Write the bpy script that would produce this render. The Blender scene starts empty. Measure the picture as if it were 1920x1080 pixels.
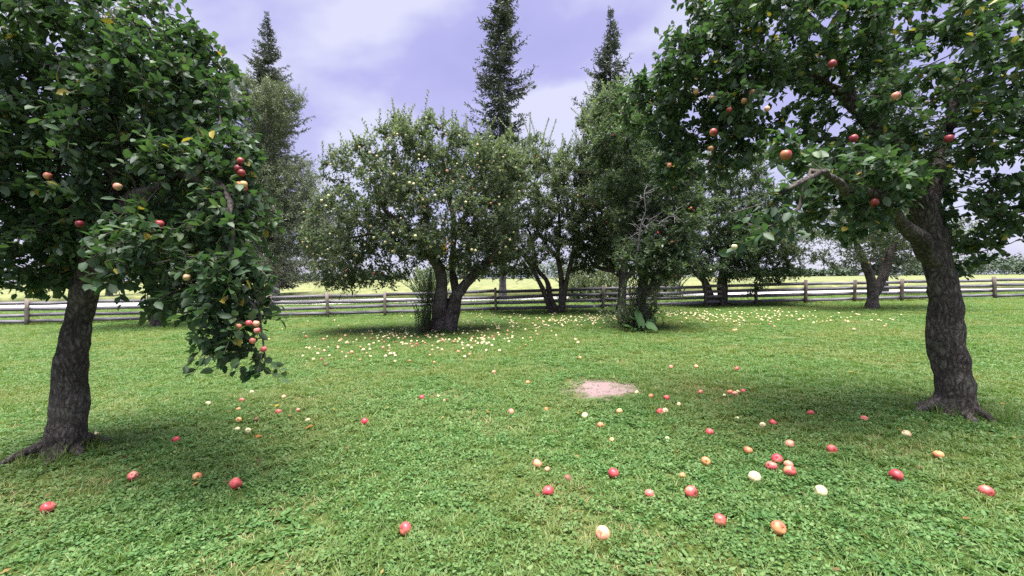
import bpy, math, random
import numpy as np
from mathutils import Vector, Matrix, noise as mnoise

# ------------------------------------------------------------------ camera, world, sun, exposure
scene = bpy.context.scene
COL = scene.collection
R = math.radians
F_PX = 785.0
EYE = 1.58
cam_data = bpy.data.cameras.new('camera')
cam_data.sensor_width = 36.0
cam_data.lens = 36.0 * F_PX / 1920.0
cam_data.clip_start = 0.05
cam_data.clip_end = 5000.0
cam = bpy.data.objects.new('camera', cam_data)
COL.objects.link(cam)
PITCH, ROLL = math.atan(19 / F_PX), R(-0.5)
CAM_ROT = Matrix.Rotation(math.pi / 2 - PITCH, 3, 'X') @ Matrix.Rotation(ROLL, 3, 'Z')
cam.matrix_world = Matrix.Translation((0, 0, EYE)) @ CAM_ROT.to_4x4()
scene.camera = cam

SUN_EL, SUN_AZ = R(85), R(190)          # azimuth measured from +Y (away from the camera) towards +X
world = bpy.data.worlds.new('World')
scene.world = world
world.use_nodes = True
wn, wl = world.node_tree.nodes, world.node_tree.links
wn.clear()
w_out = wn.new('ShaderNodeOutputWorld')
w_bg = wn.new('ShaderNodeBackground')
w_bg.inputs['Strength'].default_value = 0.1
w_sky = wn.new('ShaderNodeTexSky')
w_sky.sky_type = 'NISHITA'
w_sky.sun_disc = False
w_sky.sun_elevation = SUN_EL
w_sky.sun_rotation = SUN_AZ
w_tc = wn.new('ShaderNodeTexCoord')
w_sep = wn.new('ShaderNodeSeparateXYZ')
w_add = wn.new('ShaderNodeMath'); w_add.operation = 'ADD'; w_add.inputs[1].default_value = 0.28
w_max = wn.new('ShaderNodeMath'); w_max.operation = 'MAXIMUM'; w_max.inputs[1].default_value = 0.0
w_dx = wn.new('ShaderNodeMath'); w_dx.operation = 'DIVIDE'
w_dy = wn.new('ShaderNodeMath'); w_dy.operation = 'DIVIDE'
w_cmb = wn.new('ShaderNodeCombineXYZ')
wl.new(w_tc.outputs['Generated'], w_sep.inputs[0])
wl.new(w_sep.outputs['Z'], w_max.inputs[0]); wl.new(w_max.outputs[0], w_add.inputs[0])
wl.new(w_sep.outputs['X'], w_dx.inputs[0]); wl.new(w_add.outputs[0], w_dx.inputs[1])
wl.new(w_sep.outputs['Y'], w_dy.inputs[0]); wl.new(w_add.outputs[0], w_dy.inputs[1])
wl.new(w_dx.outputs[0], w_cmb.inputs['X']); wl.new(w_dy.outputs[0], w_cmb.inputs['Y'])
w_cmb.inputs['Z'].default_value = 7.3
w_n = wn.new('ShaderNodeTexNoise')
w_n.inputs['Scale'].default_value = 1.25
w_n.inputs['Detail'].default_value = 5.5
w_n.inputs['Roughness'].default_value = 0.46
w_n.inputs['Distortion'].default_value = 0.15
wl.new(w_cmb.outputs[0], w_n.inputs['Vector'])
w_ramp = wn.new('ShaderNodeValToRGB')
e = w_ramp.color_ramp.elements
e[0].position = 0.43; e[0].color = (0.46, 0.435, 0.81, 1)
e[1].position = 0.56; e[1].color = (0.76, 0.75, 0.95, 1)
em = w_ramp.color_ramp.elements.new(0.49); em.color = (0.50, 0.475, 0.85, 1)
wl.new(w_n.outputs['Fac'], w_ramp.inputs[0])
# thicker, whiter cloud low down
w_hz = wn.new('ShaderNodeMapRange')
w_hz.inputs['From Min'].default_value = 0.02; w_hz.inputs['From Max'].default_value = 0.42
w_hz.inputs['To Min'].default_value = 0.75; w_hz.inputs['To Max'].default_value = 0.0
wl.new(w_sep.outputs['Z'], w_hz.inputs['Value'])
w_mixh = wn.new('ShaderNodeMixRGB')
w_mixh.inputs['Color2'].default_value = (0.72, 0.71, 0.90, 1)
wl.new(w_hz.outputs[0], w_mixh.inputs['Fac']); wl.new(w_ramp.outputs[0], w_mixh.inputs['Color1'])
w_scl = wn.new('ShaderNodeMixRGB'); w_scl.blend_type = 'MULTIPLY'; w_scl.inputs['Fac'].default_value = 1.0
SKY_GAIN = 3.45
w_scl.inputs['Color2'].default_value = (SKY_GAIN, SKY_GAIN, SKY_GAIN, 1)
wl.new(w_mixh.outputs[0], w_scl.inputs['Color1'])
w_mix = wn.new('ShaderNodeMixRGB'); w_mix.inputs['Fac'].default_value = 0.9
wl.new(w_sky.outputs[0], w_mix.inputs['Color1']); wl.new(w_scl.outputs[0], w_mix.inputs['Color2'])
wl.new(w_mix.outputs[0], w_bg.inputs['Color'])
wl.new(w_bg.outputs[0], w_out.inputs['Surface'])

sun_data = bpy.data.lights.new('sun', 'SUN')
sun_data.energy = 4.8
sun_data.angle = R(42)
sun_data.color = (1.0, 0.97, 0.92)
sun = bpy.data.objects.new('sun', sun_data)
COL.objects.link(sun)
to_sun = Vector((math.sin(SUN_AZ) * math.cos(SUN_EL), math.cos(SUN_AZ) * math.cos(SUN_EL), math.sin(SUN_EL)))
sun.rotation_euler = to_sun.to_track_quat('Z', 'Y').to_euler()

scene.view_settings.view_transform = 'Standard'
scene.view_settings.look = 'None'
scene.view_settings.exposure = 1.58
scene.view_settings.gamma = 1.0
scene.view_settings.use_curve_mapping = False
scene.render.engine = 'CYCLES'
scene.cycles.max_bounces = 8
scene.cycles.transparent_max_bounces = 4
scene.cycles.use_denoising = False

# ------------------------------------------------------------------ layout helpers
CAMP = Vector((0, 0, EYE))

def at(px, py, Y):
    """world point on the ray through a photo pixel at distance Y in front of the camera"""
    d = CAM_ROT @ Vector(((px - 960) / F_PX, -(py - 540) / F_PX, -1.0))
    return CAMP + d * (Y / d.y)

def gz(x, y):
    s = min(1.0, max(0.0, (60.0 - y) / 32.0))
    return (0.4 * math.tanh(x * 0.04) + 0.012 * math.sin(x * 0.9 + 0.7) * math.cos(y * 0.55)) * s

def gz_np(x, y):
    s = np.clip((60.0 - y) / 32.0, 0, 1)
    return (0.4 * np.tanh(x * 0.04) + 0.012 * np.sin(x * 0.9 + 0.7) * np.cos(y * 0.55)) * s

def ground_px(px, py):
    d = CAM_ROT @ Vector(((px - 960) / F_PX, -(py - 540) / F_PX, -1.0))
    t = -EYE / d.z
    for _ in range(25):
        p = CAMP + d * t
        t += (gz(p.x, p.y) - p.z) / d.z * 0.9
    p = CAMP + d * t
    return Vector((p.x, p.y, gz(p.x, p.y)))

def nrm(v):
    return v / np.maximum(np.linalg.norm(v, axis=-1, keepdims=True), 1e-9)

# ------------------------------------------------------------------ object helpers
def tag(o, label=None, cat=None, group=None, kind=None):
    if label: o['label'] = label
    if cat: o['category'] = cat
    if group: o['group'] = group
    if kind: o['kind'] = kind
    return o

def empty(name, loc):
    o = bpy.data.objects.new(name, None)
    o.empty_display_size = 0.3
    o.location = loc
    COL.objects.link(o)
    return o

def link_mesh(name, me, mat=None, parent=None, world_space=True):
    o = bpy.data.objects.new(name, me)
    if mat is not None and not me.materials:
        me.materials.append(mat)
    COL.objects.link(o)
    if parent is not None:
        o.parent = parent
        if world_space:
            o.location = -Vector(parent.location)   # mesh coordinates are world coordinates
    return o

def np_mesh(name, V, faces, tint=None, smooth=False):
    """V (n,3); faces: list of int arrays, each (m,k)"""
    me = bpy.data.meshes.new(name)
    V = np.asarray(V, dtype=np.float32)
    me.vertices.add(len(V))
    me.vertices.foreach_set('co', V.ravel())
    loops, starts, pos = [], [], 0
    for f in faces:
        f = np.asarray(f, dtype=np.int32)
        if f.size == 0: continue
        m, k = f.shape
        loops.append(f.ravel())
        starts.append(pos + np.arange(m, dtype=np.int32) * k)
        pos += m * k
    L = np.concatenate(loops); S = np.concatenate(starts)
    me.loops.add(len(L)); me.loops.foreach_set('vertex_index', L)
    me.polygons.add(len(S)); me.polygons.foreach_set('loop_start', S.astype(np.int32))
    if smooth:
        me.polygons.foreach_set('use_smooth', np.ones(len(S), dtype=bool))
    me.update(calc_edges=True)
    if tint is not None:
        a = me.attributes.new('tint', 'FLOAT', 'POINT')
        a.data.foreach_set('value', np.asarray(tint, dtype=np.float32))
    return me

# ------------------------------------------------------------------ materials
def new_mat(name):
    m = bpy.data.materials.new(name)
    m.use_nodes = True
    n = m.node_tree.nodes; n.clear()
    return m, n, m.node_tree.links

def ramp(n, stops):
    r = n.new('ShaderNodeValToRGB')
    el = r.color_ramp.elements
    el[0].position, el[0].color = stops[0][0], (*stops[0][1], 1)
    el[1].position, el[1].color = stops[-1][0], (*stops[-1][1], 1)
    for p, c in stops[1:-1]:
        x = el.new(p); x.color = (*c, 1)
    return r

def leaf_mat(name, stops, under, rough=0.42, transl=0.47, tcol=None, spec=0.5):
    """leaf blade: colour from the per-leaf tint, paler underside, some light through it"""
    m, n, l = new_mat(name)
    out = n.new('ShaderNodeOutputMaterial')
    a = n.new('ShaderNodeAttribute'); a.attribute_name = 'tint'
    r = ramp(n, stops); l.new(a.outputs['Fac'], r.inputs[0])
    g = n.new('ShaderNodeNewGeometry')
    mx = n.new('ShaderNodeMixRGB'); mx.inputs['Color2'].default_value = (*under, 1)
    mu = n.new('ShaderNodeMath'); mu.operation = 'MULTIPLY'; mu.inputs[1].default_value = 0.75
    l.new(g.outputs['Backfacing'], mu.inputs[0]); l.new(mu.outputs[0], mx.inputs['Fac'])
    l.new(r.outputs[0], mx.inputs['Color1'])
    p = n.new('ShaderNodeBsdfPrincipled')
    p.inputs['Roughness'].default_value = rough
    p.inputs['Specular IOR Level'].default_value = spec
    l.new(mx.outputs[0], p.inputs['Base Color'])
    t = n.new('ShaderNodeBsdfTranslucent')
    hs = n.new('ShaderNodeMixRGB'); hs.blend_type = 'MULTIPLY'; hs.inputs['Fac'].default_value = 1.0
    hs.inputs['Color2'].default_value = (*(tcol or (1.5, 1.65, 0.85)), 1)
    l.new(r.outputs[0], hs.inputs['Color1']); l.new(hs.outputs[0], t.inputs['Color'])
    ms = n.new('ShaderNodeMixShader'); ms.inputs[0].default_value = transl
    l.new(p.outputs[0], ms.inputs[1]); l.new(t.outputs[0], ms.inputs[2])
    l.new(ms.outputs[0], out.inputs['Surface'])
    return m

def solid_noise_mat(name, stops, scale=(6, 6, 6), rough=0.85, bump=0.0, bump_scale=40.0, coord='Object', detail=6, spec=0.3, rnd=0.0):
    m, n, l = new_mat(name)
    out = n.new('ShaderNodeOutputMaterial')
    p = n.new('ShaderNodeBsdfPrincipled')
    p.inputs['Roughness'].default_value = rough
    p.inputs['Specular IOR Level'].default_value = spec
    tc = n.new('ShaderNodeTexCoord')
    mp = n.new('ShaderNodeMapping'); mp.inputs['Scale'].default_value = scale
    l.new(tc.outputs[coord], mp.inputs[0])
    src = mp.outputs[0]
    if rnd:
        oi = n.new('ShaderNodeObjectInfo')
        sc_ = n.new('ShaderNodeMath'); sc_.operation = 'MULTIPLY'; sc_.inputs[1].default_value = 37.0
        l.new(oi.outputs['Random'], sc_.inputs[0])
        va = n.new('ShaderNodeVectorMath'); va.operation = 'ADD'
        l.new(src, va.inputs[0]); l.new(sc_.outputs[0], va.inputs[1]); src = va.outputs[0]
    nz = n.new('ShaderNodeTexNoise'); nz.inputs['Scale'].default_value = 1.0
    nz.inputs['Detail'].default_value = detail; nz.inputs['Roughness'].default_value = 0.62
    l.new(src, nz.inputs['Vector'])
    fac = nz.outputs['Fac']
    if rnd:
        mm = n.new('ShaderNodeMath'); mm.operation = 'MULTIPLY_ADD'
        mm.inputs[1].default_value = rnd; l.new(oi.outputs['Random'], mm.inputs[0]); 
        sb = n.new('ShaderNodeMath'); sb.operation = 'SUBTRACT'; sb.inputs[1].default_value = rnd / 2
        l.new(fac, mm.inputs[2]); l.new(mm.outputs[0], sb.inputs[0]); fac = sb.outputs[0]
    r = ramp(n, stops); l.new(fac, r.inputs[0])
    l.new(r.outputs[0], p.inputs['Base Color'])
    if bump:
        n2 = n.new('ShaderNodeTexNoise'); n2.inputs['Scale'].default_value = bump_scale
        n2.inputs['Detail'].default_value = 5
        l.new(src if False else mp.outputs[0], n2.inputs['Vector'])
        b = n.new('ShaderNodeBump'); b.inputs['Strength'].default_value = bump; b.inputs['Distance'].default_value = 0.02
        l.new(n2.outputs['Fac'], b.inputs['Height']); l.new(b.outputs[0], p.inputs['Normal'])
    l.new(p.outputs[0], out.inputs['Surface'])
    return m

M = {}
M['apple_leaf'] = leaf_mat('apple_leaf', [(0.0, (0.052, 0.073, 0.048)), (0.45, (0.085, 0.113, 0.072)), (0.85, (0.128, 0.156, 0.098)), (1.0, (0.175, 0.19, 0.10))],
                           (0.15, 0.185, 0.115), rough=0.40)
M['apple_leaf_dark'] = leaf_mat('apple_leaf_dark', [(0.0, (0.044, 0.068, 0.044)), (0.5, (0.073, 0.107, 0.064)), (0.9, (0.108, 0.148, 0.080)), (1.0, (0.12, 0.15, 0.04))],
                           (0.12, 0.165, 0.10), rough=0.40)
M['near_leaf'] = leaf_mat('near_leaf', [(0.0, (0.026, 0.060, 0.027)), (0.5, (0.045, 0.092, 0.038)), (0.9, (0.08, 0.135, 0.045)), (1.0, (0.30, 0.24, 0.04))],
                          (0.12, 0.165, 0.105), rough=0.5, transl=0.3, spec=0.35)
M['yellow_leaf'] = leaf_mat('yellow_leaf', [(0.0, (0.55, 0.33, 0.02)), (1.0, (0.65, 0.45, 0.04))], (0.55, 0.40, 0.08), tcol=(1, 1, 1))
M['fallen_leaf'] = leaf_mat('fallen_leaf', [(0.0, (0.40, 0.16, 0.04)), (1.0, (0.55, 0.30, 0.06))], (0.45, 0.25, 0.10), tcol=(1, 1, 1), rough=0.7)
M['litter'] = leaf_mat('litter', [(0.0, (0.09, 0.05, 0.025)), (0.6, (0.22, 0.13, 0.05)), (1.0, (0.40, 0.30, 0.08))], (0.20, 0.14, 0.07), tcol=(1, 1, 1), rough=0.75)
M['willow_leaf'] = leaf_mat('willow_leaf', [(0.0, (0.080, 0.105, 0.060)), (0.5, (0.122, 0.152, 0.086)), (1.0, (0.18, 0.21, 0.12))], (0.22, 0.25, 0.18), rough=0.45, transl=0.2)
M['needle'] = leaf_mat('needle', [(0.0, (0.055, 0.070, 0.056)), (0.6, (0.085, 0.106, 0.080)), (1.0, (0.12, 0.145, 0.10))], (0.09, 0.11, 0.085), rough=0.6, transl=0.08)
M['far_leaf'] = leaf_mat('far_leaf', [(0.0, (0.045, 0.075, 0.045)), (1.0, (0.09, 0.13, 0.07))], (0.07, 0.10, 0.06), rough=0.7, transl=0.1)
M['burdock'] = leaf_mat('burdock', [(0.0, (0.024, 0.075, 0.024)), (1.0, (0.075, 0.15, 0.045))], (0.09, 0.15, 0.085), rough=0.6, transl=0.25, spec=0.3)
M['bark'] = solid_noise_mat('bark', [(0.30, (0.028, 0.022, 0.020)), (0.5, (0.085, 0.068, 0.062)), (0.72, (0.20, 0.17, 0.16))], scale=(22, 22, 5), rough=0.92, bump=0.9, bump_scale=1.2)
M['bark_grey'] = solid_noise_mat('bark_grey', [(0.30, (0.06, 0.055, 0.055)), (0.5, (0.16, 0.145, 0.145)), (0.72, (0.30, 0.28, 0.28))], scale=(20, 20, 5), rough=0.92, bump=0.9, bump_scale=1.2)
def bark_mat(name, dark, mid, light):
    m, n, l = new_mat(name)
    out = n.new('ShaderNodeOutputMaterial'); p = n.new('ShaderNodeBsdfPrincipled')
    p.inputs['Roughness'].default_value = 0.93; p.inputs['Specular IOR Level'].default_value = 0.2
    tc = n.new('ShaderNodeTexCoord')
    nw = n.new('ShaderNodeTexNoise'); nw.inputs['Scale'].default_value = 5; nw.inputs['Detail'].default_value = 4
    l.new(tc.outputs['Object'], nw.inputs['Vector'])
    ad = n.new('ShaderNodeVectorMath'); ad.operation = 'MULTIPLY_ADD'; ad.inputs[1].default_value = (0.16, 0.16, 0.16)
    l.new(nw.outputs['Color'], ad.inputs[0]); l.new(tc.outputs['Object'], ad.inputs[2])
    mp = n.new('ShaderNodeMapping'); mp.inputs['Scale'].default_value = (26, 26, 8); l.new(ad.outputs[0], mp.inputs[0])
    vo = n.new('ShaderNodeTexVoronoi'); vo.feature = 'DISTANCE_TO_EDGE'; vo.inputs['Scale'].default_value = 1; l.new(mp.outputs[0], vo.inputs['Vector'])
    nz = n.new('ShaderNodeTexNoise'); nz.inputs['Scale'].default_value = 1.6; nz.inputs['Detail'].default_value = 8; nz.inputs['Roughness'].default_value = 0.7
    l.new(mp.outputs[0], nz.inputs['Vector'])
    big = n.new('ShaderNodeTexNoise'); big.inputs['Scale'].default_value = 3.5; big.inputs['Detail'].default_value = 5; l.new(tc.outputs['Object'], big.inputs['Vector'])
    a = n.new('ShaderNodeMath'); a.operation = 'MULTIPLY_ADD'; a.inputs[1].default_value = 0.9; l.new(vo.outputs['Distance'], a.inputs[0]); l.new(nz.outputs['Fac'], a.inputs[2])
    b_ = n.new('ShaderNodeMath'); b_.operation = 'MULTIPLY_ADD'; b_.inputs[1].default_value = 0.7; l.new(big.outputs['Fac'], b_.inputs[0]); l.new(a.outputs[0], b_.inputs[2])
    c = n.new('ShaderNodeMath'); c.operation = 'SUBTRACT'; c.inputs[1].default_value = 0.45; l.new(b_.outputs[0], c.inputs[0])
    r = ramp(n, [(0.22, dark), (0.50, mid), (0.82, light)]); l.new(c.outputs[0], r.inputs[0])
    # lichen and moss blotches
    li = n.new('ShaderNodeTexNoise'); li.inputs['Scale'].default_value = 9; li.inputs['Detail'].default_value = 6; l.new(tc.outputs['Object'], li.inputs['Vector'])
    lm = n.new('ShaderNodeMapRange'); lm.inputs['From Min'].default_value = 0.60; lm.inputs['From Max'].default_value = 0.72; lm.inputs['To Max'].default_value = 0.6
    l.new(li.outputs['Fac'], lm.inputs['Value'])
    mx = n.new('ShaderNodeMixRGB'); mx.inputs['Color2'].default_value = (0.20, 0.21, 0.16, 1); l.new(lm.outputs[0], mx.inputs['Fac']); l.new(r.outputs[0], mx.inputs['Color1'])
    l.new(mx.outputs[0], p.inputs['Base Color'])
    bu = n.new('ShaderNodeBump'); bu.inputs['Strength'].default_value = 1.0; bu.inputs['Distance'].default_value = 0.035
    l.new(a.outputs[0], bu.inputs['Height']); l.new(bu.outputs[0], p.inputs['Normal'])
    l.new(p.outputs[0], out.inputs['Surface'])
    return m
M['bark'] = bark_mat('bark', (0.022, 0.018, 0.017), (0.085, 0.070, 0.065), (0.20, 0.175, 0.165))
M['bark_grey'] = bark_mat('bark_grey', (0.045, 0.040, 0.040), (0.15, 0.135, 0.135), (0.29, 0.27, 0.265))
M['dead_wood'] = solid_noise_mat('dead_wood', [(0.3, (0.13, 0.12, 0.12)), (0.7, (0.28, 0.26, 0.27))], scale=(14, 14, 14), rough=0.9)
M['twig'] = solid_noise_mat('twig', [(0.3, (0.05, 0.042, 0.035)), (0.7, (0.12, 0.10, 0.085))], scale=(9, 9, 9), rough=0.9)
M['fence_board'] = solid_noise_mat('fence_board', [(0.28, (0.075, 0.070, 0.080)), (0.5, (0.185, 0.172, 0.195)), (0.75, (0.33, 0.31, 0.335))], scale=(1.4, 30, 26), rough=0.9, bump=0.5, bump_scale=1.0, rnd=0.22)
M['fence_post'] = solid_noise_mat('fence_post', [(0.28, (0.08, 0.062, 0.055)), (0.5, (0.165, 0.135, 0.12)), (0.75, (0.28, 0.24, 0.215))], scale=(26, 26, 2), rough=0.9, bump=0.5, bump_scale=1.0, rnd=0.25)
M['knot'] = solid_noise_mat('knot', [(0.3, (0.02, 0.016, 0.016)), (0.7, (0.06, 0.05, 0.05))], rough=0.9)
M['stem'] = solid_noise_mat('stem', [(0.3, (0.06, 0.04, 0.02)), (0.7, (0.14, 0.10, 0.05))], rough=0.8)

def apple_mat(name, skin_stops, rough=0.45):
    """skin colour runs from sun side to shade side with streaks; each apple turned its own way"""
    m, n, l = new_mat(name)
    out = n.new('ShaderNodeOutputMaterial')
    p = n.new('ShaderNodeBsdfPrincipled'); p.inputs['Roughness'].default_value = rough
    p.inputs['Subsurface Weight'].default_value = 0.0
    tc = n.new('ShaderNodeTexCoord'); oi = n.new('ShaderNodeObjectInfo')
    sep = n.new('ShaderNodeSeparateXYZ'); l.new(tc.outputs['Object'], sep.inputs[0])
    k = n.new('ShaderNodeMath'); k.operation = 'MULTIPLY_ADD'; k.inputs[1].default_value = 7.5; k.inputs[2].default_value = 0.5
    l.new(sep.outputs['X'], k.inputs[0])
    mp = n.new('ShaderNodeMapping'); mp.inputs['Scale'].default_value = (70, 70, 22); l.new(tc.outputs['Object'], mp.inputs[0])
    va = n.new('ShaderNodeVectorMath'); va.operation = 'ADD'
    ms = n.new('ShaderNodeMath'); ms.operation = 'MULTIPLY'; ms.inputs[1].default_value = 50
    l.new(oi.outputs['Random'], ms.inputs[0]); l.new(mp.outputs[0], va.inputs[0]); l.new(ms.outputs[0], va.inputs[1])
    nz = n.new('ShaderNodeTexNoise'); nz.inputs['Scale'].default_value = 1; nz.inputs['Detail'].default_value = 4
    l.new(va.outputs[0], nz.inputs['Vector'])
    a = n.new('ShaderNodeMath'); a.operation = 'MULTIPLY_ADD'; a.inputs[1].default_value = 0.9
    l.new(nz.outputs['Fac'], a.inputs[0]); l.new(k.outputs[0], a.inputs[2])
    b = n.new('ShaderNodeMath'); b.operation = 'MULTIPLY_ADD'; b.inputs[1].default_value = 0.5
    l.new(oi.outputs['Random'], b.inputs[0]); l.new(a.outputs[0], b.inputs[2])
    c = n.new('ShaderNodeMath'); c.operation = 'SUBTRACT'; c.inputs[1].default_value = 0.7
    l.new(b.outputs[0], c.inputs[0])
    r = ramp(n, skin_stops); l.new(c.outputs[0], r.inputs[0])
    va2 = n.new('ShaderNodeVectorMath'); va2.operation = 'ADD'; l.new(tc.outputs['Object'], va2.inputs[0]); l.new(ms.outputs[0], va2.inputs[1])
    br = n.new('ShaderNodeTexNoise'); br.inputs['Scale'].default_value = 26; br.inputs['Detail'].default_value = 3; l.new(va2.outputs[0], br.inputs['Vector'])
    bm2 = n.new('ShaderNodeMapRange'); bm2.inputs['From Min'].default_value = 0.60; bm2.inputs['From Max'].default_value = 0.68; bm2.inputs['To Max'].default_value = 0.85
    l.new(br.outputs['Fac'], bm2.inputs['Value'])
    mxb = n.new('ShaderNodeMixRGB'); mxb.inputs['Color2'].default_value = (0.16, 0.075, 0.035, 1)
    l.new(bm2.outputs[0], mxb.inputs['Fac']); l.new(r.outputs[0], mxb.inputs['Color1'])
    l.new(mxb.outputs[0], p.inputs['Base Color'])
    l.new(p.outputs[0], out.inputs['Surface'])
    return m

M['apple_red'] = apple_mat('apple_red', [(0.0, (0.62, 0.33, 0.16)), (0.2, (0.60, 0.13, 0.11)), (0.6, (0.52, 0.055, 0.07)), (1.0, (0.40, 0.022, 0.045))])
M['apple_pink'] = apple_mat('apple_pink', [(0.0, (0.72, 0.55, 0.30)), (0.35, (0.68, 0.30, 0.19)), (0.7, (0.60, 0.14, 0.13)), (1.0, (0.50, 0.06, 0.08))])
M['apple_orange'] = apple_mat('apple_orange', [(0.0, (0.72, 0.52, 0.22)), (0.4, (0.66, 0.32, 0.13)), (0.8, (0.58, 0.17, 0.09)), (1.0, (0.50, 0.10, 0.07))])
M['apple_pale'] = apple_mat('apple_pale', [(0.0, (0.60, 0.60, 0.28)), (0.5, (0.68, 0.61, 0.35)), (0.85, (0.62, 0.45, 0.25)), (1.0, (0.46, 0.27, 0.15))])
M['apple_brown'] = apple_mat('apple_brown', [(0.0, (0.42, 0.24, 0.10)), (0.6, (0.28, 0.12, 0.06)), (1.0, (0.14, 0.06, 0.04))], rough=0.6)
M['apple_dark'] = apple_mat('apple_dark', [(0.0, (0.40, 0.16, 0.06)), (0.4, (0.30, 0.03, 0.04)), (1.0, (0.16, 0.01, 0.025))])

# ground material with a bare worn patch and, beyond the lawn, verge
BARE = ground_px(1126, 729)
m, n, l = new_mat('lawn_soil')
out = n.new('ShaderNodeOutputMaterial'); p = n.new('ShaderNodeBsdfPrincipled'); p.inputs['Roughness'].default_value = 0.95
p.inputs['Specular IOR Level'].default_value = 0.15
g = n.new('ShaderNodeNewGeometry')
n1 = n.new('ShaderNodeTexNoise'); n1.inputs['Scale'].default_value = 18; n1.inputs['Detail'].default_value = 6
l.new(g.outputs['Position'], n1.inputs['Vector'])
n2 = n.new('ShaderNodeTexNoise'); n2.inputs['Scale'].default_value = 0.5; n2.inputs['Detail'].default_value = 4
l.new(g.outputs['Position'], n2.inputs['Vector'])
r1 = ramp(n, [(0.3, (0.025, 0.042, 0.012)), (0.55, (0.055, 0.085, 0.022)), (0.75, (0.10, 0.115, 0.040))]); l.new(n1.outputs['Fac'], r1.inputs[0])
r2 = ramp(n, [(0.35, (0.8, 0.9, 0.8)), (0.65, (1.25, 1.1, 0.9))]); l.new(n2.outputs['Fac'], r2.inputs[0])
mm = n.new('ShaderNodeMixRGB'); mm.blend_type = 'MULTIPLY'; mm.inputs['Fac'].default_value = 1
l.new(r1.outputs[0], mm.inputs['Color1']); l.new(r2.outputs[0], mm.inputs['Color2'])
vs = n.new('ShaderNodeVectorMath'); vs.operation = 'SUBTRACT'; vs.inputs[1].default_value = BARE
l.new(g.outputs['Position'], vs.inputs[0])
vq = n.new('ShaderNodeVectorMath'); vq.operation = 'MULTIPLY'; vq.inputs[1].default_value = (1.0, 0.95, 0)
l.new(vs.outputs[0], vq.inputs[0])
vl = n.new('ShaderNodeVectorMath'); vl.operation = 'LENGTH'; l.new(vq.outputs[0], vl.inputs[0])
n3 = n.new('ShaderNodeTexNoise'); n3.inputs['Scale'].default_value = 5; n3.inputs['Detail'].default_value = 8; n3.inputs['Roughness'].default_value = 0.7
l.new(g.outputs['Position'], n3.inputs['Vector'])
ad = n.new('ShaderNodeMath'); ad.operation = 'MULTIPLY_ADD'; ad.inputs[1].default_value = 1.0
l.new(n3.outputs['Fac'], ad.inputs[0]); l.new(vl.outputs['Value'], ad.inputs[2])
bm_ = n.new('ShaderNodeMapRange'); bm_.inputs['From Min'].default_value = 0.74; bm_.inputs['From Max'].default_value = 1.10
bm_.inputs['To Min'].default_value = 1; bm_.inputs['To Max'].default_value = 0
l.new(ad.outputs[0], bm_.inputs['Value'])
n4 = n.new('ShaderNodeTexNoise'); n4.inputs['Scale'].default_value = 90; n4.inputs['Detail'].default_value = 6
l.new(g.outputs['Position'], n4.inputs['Vector'])
rb = ramp(n, [(0.32, (0.11, 0.075, 0.07)), (0.5, (0.25, 0.175, 0.17)), (0.7, (0.38, 0.28, 0.28))]); l.new(n4.outputs['Fac'], rb.inputs[0])
mb = n.new('ShaderNodeMixRGB'); l.new(bm_.outputs[0], mb.inputs['Fac'])
l.new(mm.outputs[0], mb.inputs['Color1']); l.new(rb.outputs[0], mb.inputs['Color2'])
l.new(mb.outputs[0], p.inputs['Base Color'])
bp = n.new('ShaderNodeBump'); bp.inputs['Strength'].default_value = 0.6; bp.inputs['Distance'].default_value = 0.02
l.new(n4.outputs['Fac'], bp.inputs['Height']); l.new(bp.outputs[0], p.inputs['Normal'])
l.new(p.outputs[0], out.inputs['Surface'])
M['soil'] = m

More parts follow.
